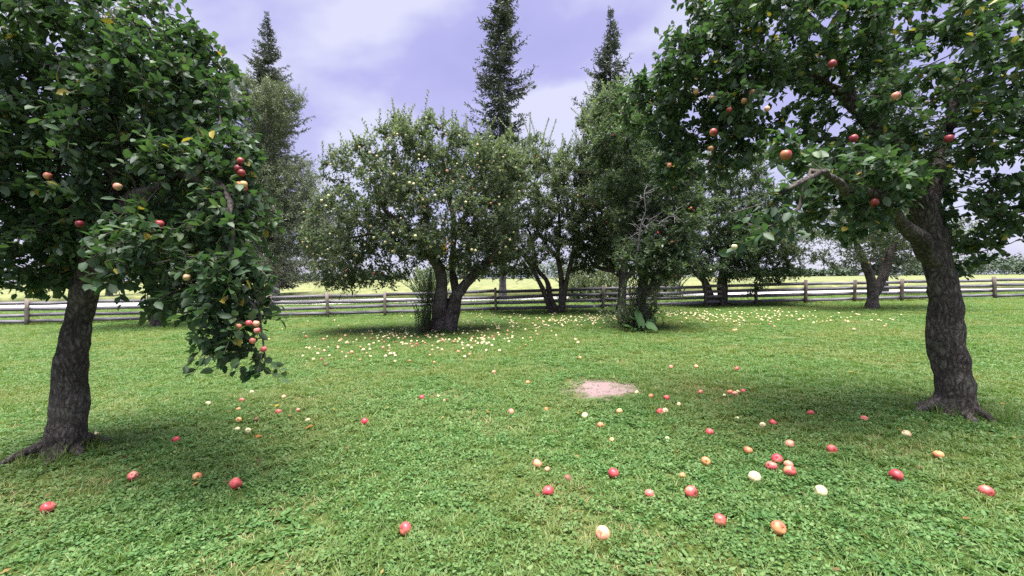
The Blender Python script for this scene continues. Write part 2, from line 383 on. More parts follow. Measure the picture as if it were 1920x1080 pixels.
def grass_mat(name, stops, dry, under, transl=0.3, rough=0.45):
    m, n, l = new_mat(name)
    out = n.new('ShaderNodeOutputMaterial')
    a = n.new('ShaderNodeAttribute'); a.attribute_name = 'tint'
    oi = n.new('ShaderNodeObjectInfo')
    ma = n.new('ShaderNodeMath'); ma.operation = 'MULTIPLY_ADD'; ma.inputs[1].default_value = 0.45
    l.new(oi.outputs['Random'], ma.inputs[0]); 
    mh = n.new('ShaderNodeMath'); mh.operation = 'MULTIPLY'; mh.inputs[1].default_value = 0.6
    l.new(a.outputs['Fac'], mh.inputs[0]); l.new(mh.outputs[0], ma.inputs[2])
    r = ramp(n, stops); l.new(ma.outputs[0], r.inputs[0])
    g = n.new('ShaderNodeNewGeometry')
    nz = n.new('ShaderNodeTexNoise'); nz.inputs['Scale'].default_value = 0.55; nz.inputs['Detail'].default_value = 5
    nz.inputs['Roughness'].default_value = 0.65
    l.new(g.outputs['Position'], nz.inputs['Vector'])
    mr = n.new('ShaderNodeMapRange'); mr.inputs['From Min'].default_value = 0.44; mr.inputs['From Max'].default_value = 0.70
    mr.inputs['To Max'].default_value = 0.95
    l.new(nz.outputs['Fac'], mr.inputs['Value'])
    mx = n.new('ShaderNodeMixRGB'); mx.inputs['Color2'].default_value = (*dry, 1)
    l.new(mr.outputs[0], mx.inputs['Fac']); l.new(r.outputs[0], mx.inputs['Color1'])
    p = n.new('ShaderNodeBsdfPrincipled'); p.inputs['Roughness'].default_value = rough
    p.inputs['Specular IOR Level'].default_value = 0.22
    l.new(mx.outputs[0], p.inputs['Base Color'])
    t = n.new('ShaderNodeBsdfTranslucent')
    hs = n.new('ShaderNodeMixRGB'); hs.blend_type = 'MULTIPLY'; hs.inputs['Fac'].default_value = 1
    hs.inputs['Color2'].default_value = (1.5, 1.6, 0.7, 1)
    l.new(mx.outputs[0], hs.inputs['Color1']); l.new(hs.outputs[0], t.inputs['Color'])
    ms = n.new('ShaderNodeMixShader'); ms.inputs[0].default_value = transl
    l.new(p.outputs[0], ms.inputs[1]); l.new(t.outputs[0], ms.inputs[2]); l.new(ms.outputs[0], out.inputs['Surface'])
    return m

M['grass'] = grass_mat('grass', [(0.0, (0.053, 0.113, 0.026)), (0.4, (0.086, 0.168, 0.040)), (0.8, (0.136, 0.220, 0.058)), (1.0, (0.25, 0.26, 0.11))], (0.175, 0.20, 0.064), (0.1, 0.14, 0.05))
M['clover'] = grass_mat('clover', [(0.0, (0.040, 0.105, 0.030)), (0.5, (0.078, 0.172, 0.048)), (1.0, (0.18, 0.28, 0.10))], (0.13, 0.19, 0.06), (0.1, 0.15, 0.06), rough=0.55)
M['straw'] = grass_mat('straw', [(0.0, (0.30, 0.24, 0.12)), (1.0, (0.50, 0.42, 0.24))], (0.40, 0.34, 0.18), (0.3, 0.25, 0.1), rough=0.7)

M['gravel'] = solid_noise_mat('gravel', [(0.3, (0.34, 0.31, 0.31)), (0.5, (0.50, 0.46, 0.46)), (0.7, (0.66, 0.62, 0.61))], scale=(5, 5, 5), rough=0.95, bump=0.3, bump_scale=4)
M['crop'] = solid_noise_mat('crop', [(0.3, (0.085, 0.115, 0.042)), (0.5, (0.155, 0.172, 0.066)), (0.7, (0.25, 0.24, 0.105))], scale=(0.9, 0.35, 1.5), rough=0.9, bump=0.8, bump_scale=6, detail=9)

# ------------------------------------------------------------------ ground, road, crop field
def sheet(name, xs, ys, zf, mat):
    X, Y = np.meshgrid(xs, ys)
    Z = zf(X, Y)
    V = np.stack([X, Y, Z], -1).reshape(-1, 3)
    nx, ny = len(xs), len(ys)
    i = np.arange(nx - 1)[None, :] + np.arange(ny - 1)[:, None] * nx
    i = i.ravel()
    me = np_mesh(name, V, [np.stack([i, i + 1, i + 1 + nx, i + nx], -1)], smooth=True)
    me.materials.append(mat)
    o = bpy.data.objects.new(name, me); COL.objects.link(o); o['kind'] = 'structure'
    return o

far = np.array([70, 100, 160, 260, 450, 800, 1500, 2600.0])
xs = np.concatenate([-far[::-1], np.arange(-50, 50.01, 1.0), far])
ys = np.concatenate([[-400, -150, -60, -25], np.arange(-10, 62.01, 1.0), far])
lawn = sheet('lawn', xs, ys, gz_np, M['soil'])
lawn['label'] = 'short mown green lawn with a small bare patch'

def road_z(X, Y):
    return gz_np(X, Y) + 0.03 + 0.012 * np.sin(X * 1.3) * np.sin(Y * 2.1)
road = sheet('gravel_road', np.concatenate([[-400, -200, -90], np.arange(-60, 60.1, 1.0), [90, 200, 400]]), np.arange(29.5, 35.6, 0.5), road_z, M['gravel'])
road['label'] = 'pale gravel road running behind the fence'

rng0 = np.random.default_rng(5)
cx = np.concatenate([-far[::-1], np.arange(-62, 62.01, 0.45), far])
cy = np.concatenate([[38.0, 38.01], np.arange(38.4, 62, 0.45), [64, 68, 75, 85, 100, 130, 170, 240, 330, 420]])
def crop_z(X, Y):
    h = 0.36 + rng0.normal(0, 0.06, X.shape) + 0.06 * np.sin(X * 0.7) * np.sin(Y * 0.4)
    h[0, :] = 0.0
    return gz_np(X, Y) + h
field = sheet('crop_field', cx, cy, crop_z, M['crop'])
field['label'] = 'yellow green crop field beyond the gravel road'

# ------------------------------------------------------------------ mesh builders for plants
LEAF4 = (np.array([[0, 0, 0], [-0.5, 0.42, 0.14], [0, 1, -0.06], [0.5, 0.42, 0.14]], float), [np.array([[0, 2, 1], [0, 3, 2]])])
def leaf_near():
    ym = [0, 0.18, 0.45, 0.75, 1.0]
    hw = [0, 0.40, 0.50, 0.34, 0]
    v = []
    for y in ym: v.append([0, y, -0.16 * y * y])
    for s in (-1, 1):
        for k in (1, 2, 3): v.append([s * hw[k], ym[k] + 0.02, -0.16 * ym[k] ** 2 + 0.34 * hw[k] + 0.03 * (k == 2)])
    f = []
    Lh, Rh = [5, 6, 7], [8, 9, 10]
    for side, flip in ((Lh, False), (Rh, True)):
        ch = [(0, 1, side[0]), (1, 2, side[1]), (1, side[1], side[0]), (2, 3, side[2]), (2, side[2], side[1]), (3, 4, side[2])]
        f += [c[::-1] if flip else c for c in ch]
    return np.array(v, float), [np.array(f)]
LEAFN = leaf_near()
def leaf_mid():
    ym = [0, 0.30, 0.68, 1.0]; hw = [0, 0.48, 0.42, 0]
    v = [[0, y, -0.18 * y * y] for y in ym]
    for s in (-1, 1):
        for k in (1, 2): v.append([s * hw[k], ym[k] + 0.02, -0.18 * ym[k] ** 2 + 0.34 * hw[k]])
    f = []
    for a, c, flip in ((4, 5, False), (6, 7, True)):
        ch = [(0, 1, a), (1, 2, c), (1, c, a), (2, 3, c)]
        f += [q[::-1] if flip else q for q in ch]
    return np.array(v, float), [np.array(f)]
LEAFM = leaf_mid()

def leaves_mesh(name, P, D, N, L, W, tint, template=LEAF4):
    """P base, D direction, N upper-side normal hint (k,3); L, W sizes"""
    tv, tf = template
    D = nrm(D); X = nrm(np.cross(D, N)); Z = np.cross(X, D)
    k, t = len(P), len(tv)
    V = (P[:, None, :] + X[:, None, :] * (tv[None, :, 0, None] * W[:, None, None])
         + D[:, None, :] * (tv[None, :, 1, None] * L[:, None, None]) + Z[:, None, :] * (tv[None, :, 2, None] * W[:, None, None]))
    faces = [(f[None] + (np.arange(k) * t)[:, None, None]).reshape(-1, f.shape[1]) for f in tf]
    return np_mesh(name, V.reshape(-1, 3), faces, np.repeat(tint, t))

def tubes_mesh(name, chains, smooth=True, bumpy=0.0, seed=0):
    """chains: list of (points (m,3), radii (m,), sides)"""
    rg = np.random.default_rng(seed)
    VV, FF, off = [], [], 0
    for P, r, k in chains:
        P = np.asarray(P, float); r = np.asarray(r, float); m_ = len(P)
        if m_ < 2: continue
        T = np.gradient(P, axis=0); T = nrm(T)
        ref = np.array([0.31, 0.17, 0.93]) if abs(T[0] @ np.array([0, 0, 1])) < 0.8 else np.array([0.9, 0.3, 0.1])
        A = nrm(np.cross(T, ref)); B = np.cross(T, A)
        th = np.arange(k) * 2 * np.pi / k
        rr = r[:, None] * np.ones((1, k))
        if bumpy and k >= 8:
            ph = rg.uniform(0, 6.28, 3)
            prof = 1 + bumpy * (0.5 * np.sin(2 * th + ph[0]) + 0.45 * np.sin(3 * th + ph[1]) + 0.35 * np.sin(5 * th + ph[2]))
            rr = rr * prof[None] * (1 + bumpy * 0.35 * rg.normal(0, 1, (m_, k)))
        ring = P[:, None] + (A[:, None] * np.cos(th)[None, :, None] + B[:, None] * np.sin(th)[None, :, None]) * rr[:, :, None]
        VV.append(ring.reshape(-1, 3))
        i = (np.arange(m_ - 1)[:, None] * k + np.arange(k)[None]).ravel()
        j = (np.arange(m_ - 1)[:, None] * k + (np.arange(k)[None] + 1) % k).ravel()
        FF.append(np.stack([i, j, j + k, i + k], -1) + off)
        off += m_ * k
    return np_mesh(name, np.concatenate(VV), [np.concatenate(FF)], smooth=smooth)

def resample(pts, rad, step):
    pts = np.asarray(pts, float); rad = np.asarray(rad, float)
    # smooth the polyline with Catmull-Rom
    m_ = len(pts); outp, outr = [], []
    for i in range(m_ - 1):
        p0, p1, p2, p3 = pts[max(i - 1, 0)], pts[i], pts[i + 1], pts[min(i + 2, m_ - 1)]
        L_ = np.linalg.norm(p2 - p1); k = max(1, int(round(L_ / step)))
        for t in np.arange(k) / k:
            outp.append(0.5 * ((2 * p1) + (-p0 + p2) * t + (2 * p0 - 5 * p1 + 4 * p2 - p3) * t * t + (-p0 + 3 * p1 - 3 * p2 + p3) * t ** 3))
            outr.append(rad[i] * (1 - t) + rad[i + 1] * t)
    outp.append(pts[-1]); outr.append(rad[-1])
    return np.array(outp), np.array(outr)

def lobe_points(lobes, rng, gap=0.0, nscale=1.2, noff=0.0):
    pts = []
    for c, rad, cnt in lobes:
        c = np.array(c); rad = np.array(rad)
        got = 0; tries = 0
        while got < cnt and tries < cnt * 12:
            tries += 1
            v = rng.normal(0, 1, 3); v /= np.linalg.norm(v)
            q = v * rng.uniform(0.15, 1.0) ** 0.42
            pnt = c + q * rad
            if pnt[2] < 0.35: continue
            if gap and mnoise.noise(Vector(pnt * nscale + noff)) < gap - 0.5: continue
            pts.append(pnt); got += 1
    return np.array(pts)

def colonize(stems, attr, rng, step=0.17, kill=0.3, iters=90, wobble=0.18, droop=0.0, max_nodes=9000, crook=1.0):
    """space colonization from given stems; returns positions, parents, preset radii"""
    pos, par, rad = [], [], []
    for s in stems:
        P, r = resample(s['p'], s['r'], step)
        if len(P) > 4:
            ph = rng.uniform(0, 50)
            wv = np.array([[mnoise.noise(Vector((i_ * step * 1.7, ph, c_ * 9.1))) for c_ in range(3)] for i_ in range(len(P))])
            wv2 = np.array([[mnoise.noise(Vector((i_ * step * 5.5, ph, c_ * 9.1 + 3))) for c_ in range(3)] for i_ in range(len(P))])
            P = P + (wv * .10 + wv2 * .035) * (np.clip(np.arange(len(P)) / 5.0, 0, 1) * np.clip(.045 / np.maximum(r, .01), .18, 1))[:, None] * crook
            r = r * (1 + .22 * wv2[:, 0] + .12 * wv[:, 1])
        link_to = -1
        if pos:
            d = np.linalg.norm(np.array(pos) - P[0], axis=1); k = int(np.argmin(d))
            if d[k] < 0.6: link_to = k
        for q, rr in zip(P, r):
            pos.append(q); par.append(link_to); rad.append(rr); link_to = len(pos) - 1
    pos = list(np.array(pos)); n_stem = len(pos)
    A = attr.copy()
    PP = np.array(pos)
    d = np.linalg.norm(A[:, None] - PP[None], axis=2)
    near = d.argmin(1); nd = d.min(1)
    alive = nd > kill
    A, near, nd = A[alive], near[alive], nd[alive]
    count_kids = {}
    for it in range(iters):
        if len(A) == 0 or len(pos) > max_nodes: break
        PP = np.array(pos)
        dirs = nrm(A - PP[near])
        new_idx = []
        uniq, inv = np.unique(near, return_inverse=True)
        acc = np.zeros((len(uniq), 3)); np.add.at(acc, inv, dirs)
        acc = nrm(acc + rng.normal(0, wobble, acc.shape) + np.array([0, 0, -droop]))
        for u, dv in zip(uniq, acc):
            if count_kids.get(u, 0) >= 4: continue
            count_kids[u] = count_kids.get(u, 0) + 1
            pos.append(PP[u] + dv * step); par.append(int(u)); rad.append(0.0); new_idx.append(len(pos) - 1)
        if not new_idx: break
        NP = np.array([pos[i] for i in new_idx])
        dn = np.linalg.norm(A[:, None] - NP[None], axis=2)
        k = dn.argmin(1); m_ = dn[np.arange(len(A)), k]
        better = m_ < nd
        near = np.where(better, np.array(new_idx)[k], near); nd = np.where(better, m_, nd)
        stuck = np.array([count_kids.get(x, 0) >= 4 for x in near])
        keep = (nd > kill) & ~stuck
        A, near, nd = A[keep], near[keep], nd[keep]
    return np.array(pos), np.array(par), np.array(rad), n_stem

def finish_skeleton(pos, par, rad, tip_r=0.004, expo=2.4):
    n_ = len(pos)
    kids = [[] for _ in range(n_)]
    for i, q in enumerate(par):
        if q >= 0: kids[q].append(i)
    acc = np.zeros(n_); hgt = np.zeros(n_, int)
    for i in range(n_ - 1, -1, -1):
        if not kids[i]: acc[i] = tip_r ** expo
        if par[i] >= 0:
            acc[par[i]] += acc[i]; hgt[par[i]] = max(hgt[par[i]], hgt[i] + 1)
    r = acc ** (1 / expo)
    pr = np.asarray(rad)
    r = np.where(pr > 0, pr, r)
    for i in range(n_):
        if par[i] >= 0: r[i] = min(r[i], r[par[i]] * 1.02)
    chains, used = [], set()
    starts = [(i, i) for i in range(n_) if par[i] < 0]
    while starts:
        frm, i = starts.pop()
        ch = [frm] if frm != i else []
        while True:
            ch.append(i)
            if not kids[i]: break
            ks = sorted(kids[i], key=lambda q: -r[q])
            for q in ks[1:]: starts.append((i, q))
            i = ks[0]
        rr = r[ch].copy()
        if frm != ch[1 if len(ch) > 1 else 0] and len(ch) > 1 and par[ch[0]] is not None and ch[0] == frm and par[ch[1]] == frm:
            rr[0] = rr[1]
        mx = rr.max()
        sides = 18 if mx > 0.13 else 12 if mx > 0.09 else 8 if mx > 0.04 else 5 if mx > 0.012 else 3
        chains.append((pos[ch], rr, sides))
    return chains, kids, hgt, r

def foliage(pos, par, hgt, rad_, rng, spur=.6, zmin=-9.0, leafy=4, shoots=2, per=7, sl=(0.10, 0.28), L=0.075, W=0.042, up=0.35, droop=0.0, spread=1.0, keep=None, jitter=0.55, step=None):
    """short leafy shoots off the young wood; returns leaf arrays and the shoots as chains"""
    idx = np.where(((hgt <= leafy) | ((rad_ < .035) & (rng.random(len(pos)) < spur))) & (par >= 0))[0]
    idx = idx[pos[idx, 2] > zmin]
    if keep is not None: idx = idx[keep(pos[idx])]
    idx = np.repeat(idx, shoots)
    k = len(idx)
    base = pos[idx] + rng.normal(0, 0.02, (k, 3))
    d0 = nrm(pos[idx] - pos[par[idx]])
    sd = nrm(d0 * 0.6 + rng.normal(0, 1, (k, 3)) * 0.75 * spread + np.array([0, 0, up]))
    ln = rng.uniform(sl[0], sl[1], k)
    chains = []
    end = base + sd * ln[:, None] + np.array([0, 0, -droop]) * ln[:, None]
    P, D, N = [], [], []
    for j in range(per):
        t = (j + rng.uniform(0.2, 1.0, k)) / per
        q = base + (end - base) * t[:, None]
        rv = rng.normal(0, 1, (k, 3))
        rv = nrm(rv - sd * np.sum(rv * sd, 1, keepdims=True))
        dd = nrm(sd * 0.55 + rv * 0.9 + np.array([0, 0, -0.12 - droop * 0.5]))
        nn = nrm(np.array([0, 0, 1.0]) + rng.normal(0, jitter, (k, 3)) + rv * 0.15)
        P.append(q); D.append(dd); N.append(nn)
    P, D, N = np.concatenate(P), np.concatenate(D), np.concatenate(N)
    c = len(P)
    Ls = L * rng.uniform(0.65, 1.2, c); Ws = W * rng.uniform(0.7, 1.15, c)
    tone = np.tile(np.clip(rng.normal(0.42, 0.16, k), 0, 1), per)
    tint = np.clip(tone + rng.normal(0, 0.13, c), 0, 0.9)
    tint = np.where(rng.random(c) < .02, 1.0, tint)
    tw = [(np.array([base[i], end[i]]), np.array([0.0035, 0.0015]), 3) for i in range(k)]
    return (P, D, N, Ls, Ws, tint), tw

def sprouts(pts, rng, ln=(0.4, 1.0), L=0.075, W=0.036, lean=0.25, every=0.028):
    """upright water shoots with leaves all along"""
    P, D, N, T, tw = [], [], [], [], []
    for b in pts:
        h = rng.uniform(*ln); le = rng.normal(0, lean, 2); cv = rng.normal(0, 0.12, 2)
        m_ = max(5, int(h / every)); t = np.linspace(0, 1, m_)
        q = np.stack([b[0] + (le[0] * t + cv[0] * t * t) * h, b[1] + (le[1] * t + cv[1] * t * t) * h, b[2] + t * h], -1)
        tw.append((q[::max(1, m_ // 6)], np.linspace(0.006, 0.0015, len(q[::max(1, m_ // 6)])), 3))
        az = np.arange(m_) * 2.4 + rng.uniform(0, 6)
        out_ = np.stack([np.cos(az), np.sin(az), np.zeros(m_)], -1)
        P.append(q); D.append(out_ * 0.75 + np.array([0, 0, 0.8]) * (0.4 + 0.8 * t[:, None])); N.append(-out_ * 0.7 + np.array([0, 0, 0.8]) + rng.normal(0, 0.25, (m_, 3)))
        T.append(np.clip(np.full(m_, rng.normal(0.60, 0.12)) + rng.normal(0, 0.1, m_), 0, 1))
    P, D, N, T = (np.concatenate(x) for x in (P, D, N, T))
    c = len(P)
    return (P, D, N, L * rng.uniform(0.6, 1.15, c), W * rng.uniform(0.7, 1.1, c), T), tw

def cat(*sets):
    return tuple(np.concatenate(x) for x in zip(*sets))

# ------------------------------------------------------------------ apples
def apple_mesh(name, r, mat, seg=14, seed=0):
    rg = np.random.default_rng(seed)
    prof = [(0.0, 0.76), (0.12, 0.80), (0.32, 0.90), (0.62, 0.86), (0.88, 0.58), (1.0, 0.12), (0.95, -0.30), (0.76, -0.66), (0.48, -0.86), (0.22, -0.86), (0.0, -0.74)]
    V, Fq, Ft = [], [], []
    V.append((0, 0, prof[0][1] * r))
    lop = rg.uniform(0, 6.28)
    for (a, z) in prof[1:-1]:
        for k in range(seg):
            th = 2 * math.pi * k / seg
            q = 1 + 0.035 * math.cos(th * 5) * (0.5 if z > 0 else 1.0) + 0.05 * math.cos(th - lop)
            V.append((a * r * q * math.cos(th), a * r * q * math.sin(th), z * r * (1 + 0.05 * math.cos(th - lop))))
    V.append((0, 0, prof[-1][1] * r))
    nr = len(prof) - 2
    for k in range(seg):
        k2 = (k + 1) % seg
        Ft.append((0, 1 + k, 1 + k2))
        for j in range(nr - 1):
            a0 = 1 + j * seg
            Fq.append((a0 + k, a0 + seg + k, a0 + seg + k2, a0 + k2))
        a0 = 1 + (nr - 1) * seg
        Ft.append((a0 + k, len(V) - 1, a0 + k2))
    me = np_mesh(name, np.array(V), [np.array(Fq), np.array(Ft)], smooth=True)
    me.materials.append(mat)
    return me

def stem_mesh(name, r):
    P = np.array([[0, 0, 0.60 * r], [0.03 * r, 0.01 * r, 0.9 * r], [0.12 * r, 0.02 * r, 1.2 * r]])
    me = tubes_mesh(name, [(P, np.array([0.05, 0.04, 0.055]) * r, 5)])
    me.materials.append(M['stem'])
    return me

AM = {k: [apple_mesh('apple_' + k, 0.04, M['apple_' + k], seed=i) for i in range(3)] for k in ('red', 'pink', 'orange', 'pale', 'brown', 'dark')}
AM_S = {k: apple_mesh('apple_small_' + k, 0.04, M['apple_' + k], seg=8, seed=4) for k in ('pale', 'pink', 'red', 'brown')}
STEM = stem_mesh('apple_stem', 0.04)
rnd = random.Random(11)

def hang_apple(parent, p, r, kind, near=False, label=None):
    me = AM[kind][rnd.randrange(3)] if near else AM_S[kind]
    o = bpy.data.objects.new('apple', me)
    COL.objects.link(o); o.parent = parent
    o.location = Vector(p) - Vector(parent.location)
    o.rotation_euler = (rnd.uniform(-0.4, 0.4), rnd.uniform(-0.4, 0.4), rnd.uniform(0, 6.28))
    s = r / 0.04; o.scale = (s, s, s)
    if near:
        q = bpy.data.objects.new('stem', STEM); COL.objects.link(q); q.parent = o
    if label: o['label'] = label
    return o

# ------------------------------------------------------------------ apple trees
def px_stem(pts, Y):
    """pts: (px, py, dY, radius)"""
    P = [np.array(at(a, b, Y + c)) for a, b, c, _ in pts]
    return {'p': P, 'r': [q[3] for q in pts]}

def px_lobe(px, py, Y, rx, rz, ry, cnt):
    """lobe given by its photo outline in pixels and its depth radius in metres"""
    c = at(px, py, Y)
    return (np.array(c), np.array([rx * Y / F_PX, ry, rz * Y / F_PX]), cnt)

def dead_twigs(root, starts, rng, n=14, ln=(0.25, 0.7), mat='dead_wood'):
    chains = []
    for p0, p1, r in starts:
        p0, p1 = np.array(p0), np.array(p1)
        P, rr = resample([p0, (p0 + p1) / 2 + rng.normal(0, 0.08, 3), p1], [r, r * 0.7, r * 0.35], 0.12)
        chains.append((P, rr, 6))
        for k in range(n):
            i = rng.integers(1, len(P)); q = P[i]; d = nrm(rng.normal(0, 1, 3) + (p1 - p0) * 0.5)
            L_ = rng.uniform(*ln)
            mid = q + d * L_ * 0.5 + rng.normal(0, 0.04, 3); e_ = q + d * L_ + rng.normal(0, 0.08, 3)
            chains.append((np.array([q, mid, e_]), np.array([0.008, 0.006, 0.003]), 4))
            for _ in range(2):
                d2 = nrm(d + rng.normal(0, 0.7, 3)); chains.append((np.array([mid, mid + d2 * L_ * 0.45]), np.array([0.005, 0.002]), 3))
    o = link_mesh('dead_branch', tubes_mesh('dead_branch', chains), M[mat], root)
    o['label'] = 'bare pale grey dead branch'
    return o

def suckers(root, base_pts, rng, ln=(0.5, 1.4), L=0.06, W=0.034, lean=0.22, every=0.035, mat='apple_leaf_dark'):
    lv, tw = sprouts(base_pts, rng, ln=ln, L=L, W=W, lean=lean, every=every)
    P = lv[0]; 
    o = link_mesh('sucker_shoots', leaves_mesh('sucker_shoots', *lv), M[mat], root)
    o2 = link_mesh('sucker_stems', tubes_mesh('sucker_stems', tw), M['twig'], root)
    return o

def make_tree(name, label, base, stems, lobes, seed, leaf='apple_leaf', L=0.098, W=0.058, shoots=6, per=9, gap=0.35,
              n_sprout=50, sprout_ln=(0.35, 0.9), apples=0, apple_kind=('pale',), apple_r=0.03, group='apple trees in the orchard',
              template=LEAF4, bark='bark', kill=0.30, step=0.17, leafy=4, sl=(0.12, 0.42), droop=0.0, trunk_bump=0.10, category='tree',
              keep=None, sprout_min=0.72, spur=.6, up=0.35, nscale=1.2, jitter=0.55):
    rng = np.random.default_rng(seed)
    root = empty(name, base)
    tag(root, label, category, group)
    attr = lobe_points(lobes, rng, gap=gap, noff=seed * 3.7, nscale=nscale)
    if keep is not None: attr = attr[keep(attr)]
    pos, par, rad, ns = colonize(stems, attr, rng, step=step, kill=kill, droop=droop * 0.3)
    chains, kids, hgt, r = finish_skeleton(pos, par, rad)
    thick = [c for c in chains if c[1].max() > 0.02]
    thin = [c for c in chains if c[1].max() <= 0.02]
    lv, tw = foliage(pos, par, hgt, r, rng, spur=spur, zmin=base[2] + .45, shoots=shoots, per=per, L=L, W=W, leafy=leafy, sl=sl, droop=droop, keep=keep, up=up, jitter=jitter)
    if n_sprout:
        tips = np.where(hgt <= 2)[0]
        z = pos[tips, 2]; zt = np.quantile(z, sprout_min)
        c = tips[z > zt]
        c = rng.choice(c, min(n_sprout, len(c)), replace=False)
        l2, t2 = sprouts(pos[c], rng, ln=sprout_ln, L=L, W=W * 0.95, lean=.4, every=.022)
        lv = cat(lv, l2); tw = tw + t2
    link_mesh('trunk', tubes_mesh('trunk', thick, bumpy=trunk_bump, seed=seed), M[bark], root)
    link_mesh('branches', tubes_mesh('branches', thin + tw), M['twig'], root)
    link_mesh('crown', leaves_mesh('crown', *lv, template=template), M[leaf], root)
    if apples:
        idx = np.where(hgt <= 2)[0]
        w_ = np.array([1.0 if p[1] < base[1] + 0.4 else 0.25 for p in pos[idx]]); w_ /= w_.sum()
        for i in rng.choice(idx, min(apples, len(idx)), replace=False, p=w_):
            q = pos[i] + np.array([rng.normal(0, 0.08), rng.normal(-0.16, 0.08), -0.09])
            hang_apple(root, q, apple_r * rng.uniform(0.8, 1.2), apple_kind[rng.integers(len(apple_kind))])
    return root, pos, hgt, rng

def flare(base, n_, r0, rng, length=0.5, rr=0.08):
    """surface roots at the foot"""
    out_ = []
    for k in range(n_):
        a = 6.28 * k / n_ + rng.uniform(-0.4, 0.4)
        d = np.array([math.cos(a), math.sin(a), 0])
        b = np.array(base)
        P = [b + d * r0 * 0.3 + [0, 0, 0.38], b + d * r0 * 0.8 + [0, 0, 0.12], b + d * (r0 + length * 0.5) + [0, 0, 0.015], b + d * (r0 + length) + [0, 0, -0.05]]
        out_.append({'p': P, 'r': [rr, rr * 1.1, rr * 0.6, rr * 0.25]})
    return out_

FOOT = {}
# --- front tree with the forked double trunk
b = ground_px(827, 621); Y1 = b.y; FOOT['front'] = b
st = [px_stem([(820, 634, 0, .27), (822, 605, 0, .24), (826, 570, 0, .20), (829, 540, 0, .175), (823, 505, -.1, .15), (806, 475, -.2, .13), (784, 452, -.4, .10), (755, 420, -.6, .07), (720, 390, -.8, .045)], Y1),
      px_stem([(842, 632, .05, .27), (845, 600, .05, .24), (851, 570, .1, .22), (863, 543, .1, .18), (884, 521, .1, .14), (906, 500, .0, .11), (932, 470, -.3, .08), (950, 440, -.5, .05)], Y1),
      px_stem([(857, 555, .1, .14), (850, 525, .3, .12), (848, 490, .5, .11), (852, 440, .5, .09), (848, 390, .3, .07), (840, 340, .2, .05), (830, 290, .1, .03)], Y1),
      px_stem([(823, 505, -.1, .10), (815, 460, .2, .09), (800, 410, .5, .07), (775, 350, .6, .05)], Y1),
      px_stem([(784, 452, -.4, .08), (740, 440, -.3, .06), (690, 440, -.2, .045), (650, 455, -.1, .03), (625, 480, .1, .02)], Y1),
      px_stem([(852, 440, .5, .07), (880, 390, .3, .06), (905, 340, .2, .04)], Y1)]
lob = [px_lobe(780, 335, Y1, 125, 90, 2.0, 520), px_lobe(700, 375, Y1, 95, 90, 1.7, 330), px_lobe(665, 455, Y1, 82, 72, 1.4, 340), px_lobe(640, 505, Y1 + .3, 50, 44, 0.9, 260), px_lobe(614, 440, Y1 + .3, 50, 64, 0.9, 290), px_lobe(715, 485, Y1, 55, 42, 1.2, 110),
       px_lobe(880, 335, Y1, 85, 80, 1.9, 330), px_lobe(830, 400, Y1 - .3, 110, 75, 2.0, 380), px_lobe(915, 430, Y1, 60, 75, 1.6, 230), px_lobe(948, 345, Y1 + .2, 42, 62, 1.4, 200), px_lobe(640, 320, Y1, 45, 35, .7, 60), px_lobe(785, 262, Y1, 75, 40, 1.2, 150), px_lobe(800, 455, Y1 - 1.2, 90, 35, 1.0, 190), px_lobe(900, 490, Y1 - .2, 55, 35, 1.3, 150), px_lobe(700, 515, Y1 + .3, 60, 25, 1.0, 110), px_lobe(610, 490, Y1 + .4, 35, 50, .7, 80), px_lobe(740, 440, Y1 + .4, 80, 60, 1.3, 200)]
t1, p1, h1, rg1 = make_tree('apple_tree', 'old apple tree with forked double trunk and pale yellow apples, nearest mid lawn', b, st, lob, 3,
                            n_sprout=190, sprout_ln=(0.25, 0.75), sprout_min=.74, apples=290, apple_kind=('pale', 'pale', 'pale', 'pale', 'pale', 'pink'), apple_r=0.036, shoots=5, per=9, gap=0.40, kill=.26)
dead_twigs(t1, [(at(873, 528, Y1 - .1), at(872, 470, Y1 - .5), .016), (at(870, 530, Y1 - .1), at(846, 545, Y1 - .6), .013), (at(900, 500, Y1 - .2), at(860, 470, Y1 - .7), .012), (at(900, 480, Y1 - .4), at(935, 440, Y1 - .8), .012)], rg1, n=9, ln=(0.15, 0.4))
bp = [np.array([b.x + rg1.normal(-.42, .12), b.y + rg1.normal(-.05, .2), b.z]) for _ in range(60)]
bp += [np.array([b.x + rg1.normal(-.38, .12), b.y + rg1.normal(.1, .2), b.z + rg1.uniform(0.5, 1.1)]) for _ in range(34)]
suckers(t1, bp, rg1, ln=(0.4, 1.0), lean=.14, every=.022, L=.075, W=.045, mat='apple_leaf')
yl = [np.array(at(832 + rg1.normal(0, 5), 462 + rg1.normal(0, 8), Y1 - 1.9)) for _ in range(26)]
yl = np.array(yl); k = len(yl)
o = link_mesh('yellow_leaves', leaves_mesh('yellow_leaves', yl, rg1.normal(0, 1, (k, 3)) + [0, 0, -.4], rg1.normal(0, .5, (k, 3)) + [0, -.6, .8], np.full(k, .085), np.full(k, .05), rg1.uniform(0, 1, k)), M['yellow_leaf'], t1)
o['label'] = 'small cluster of yellow leaves'

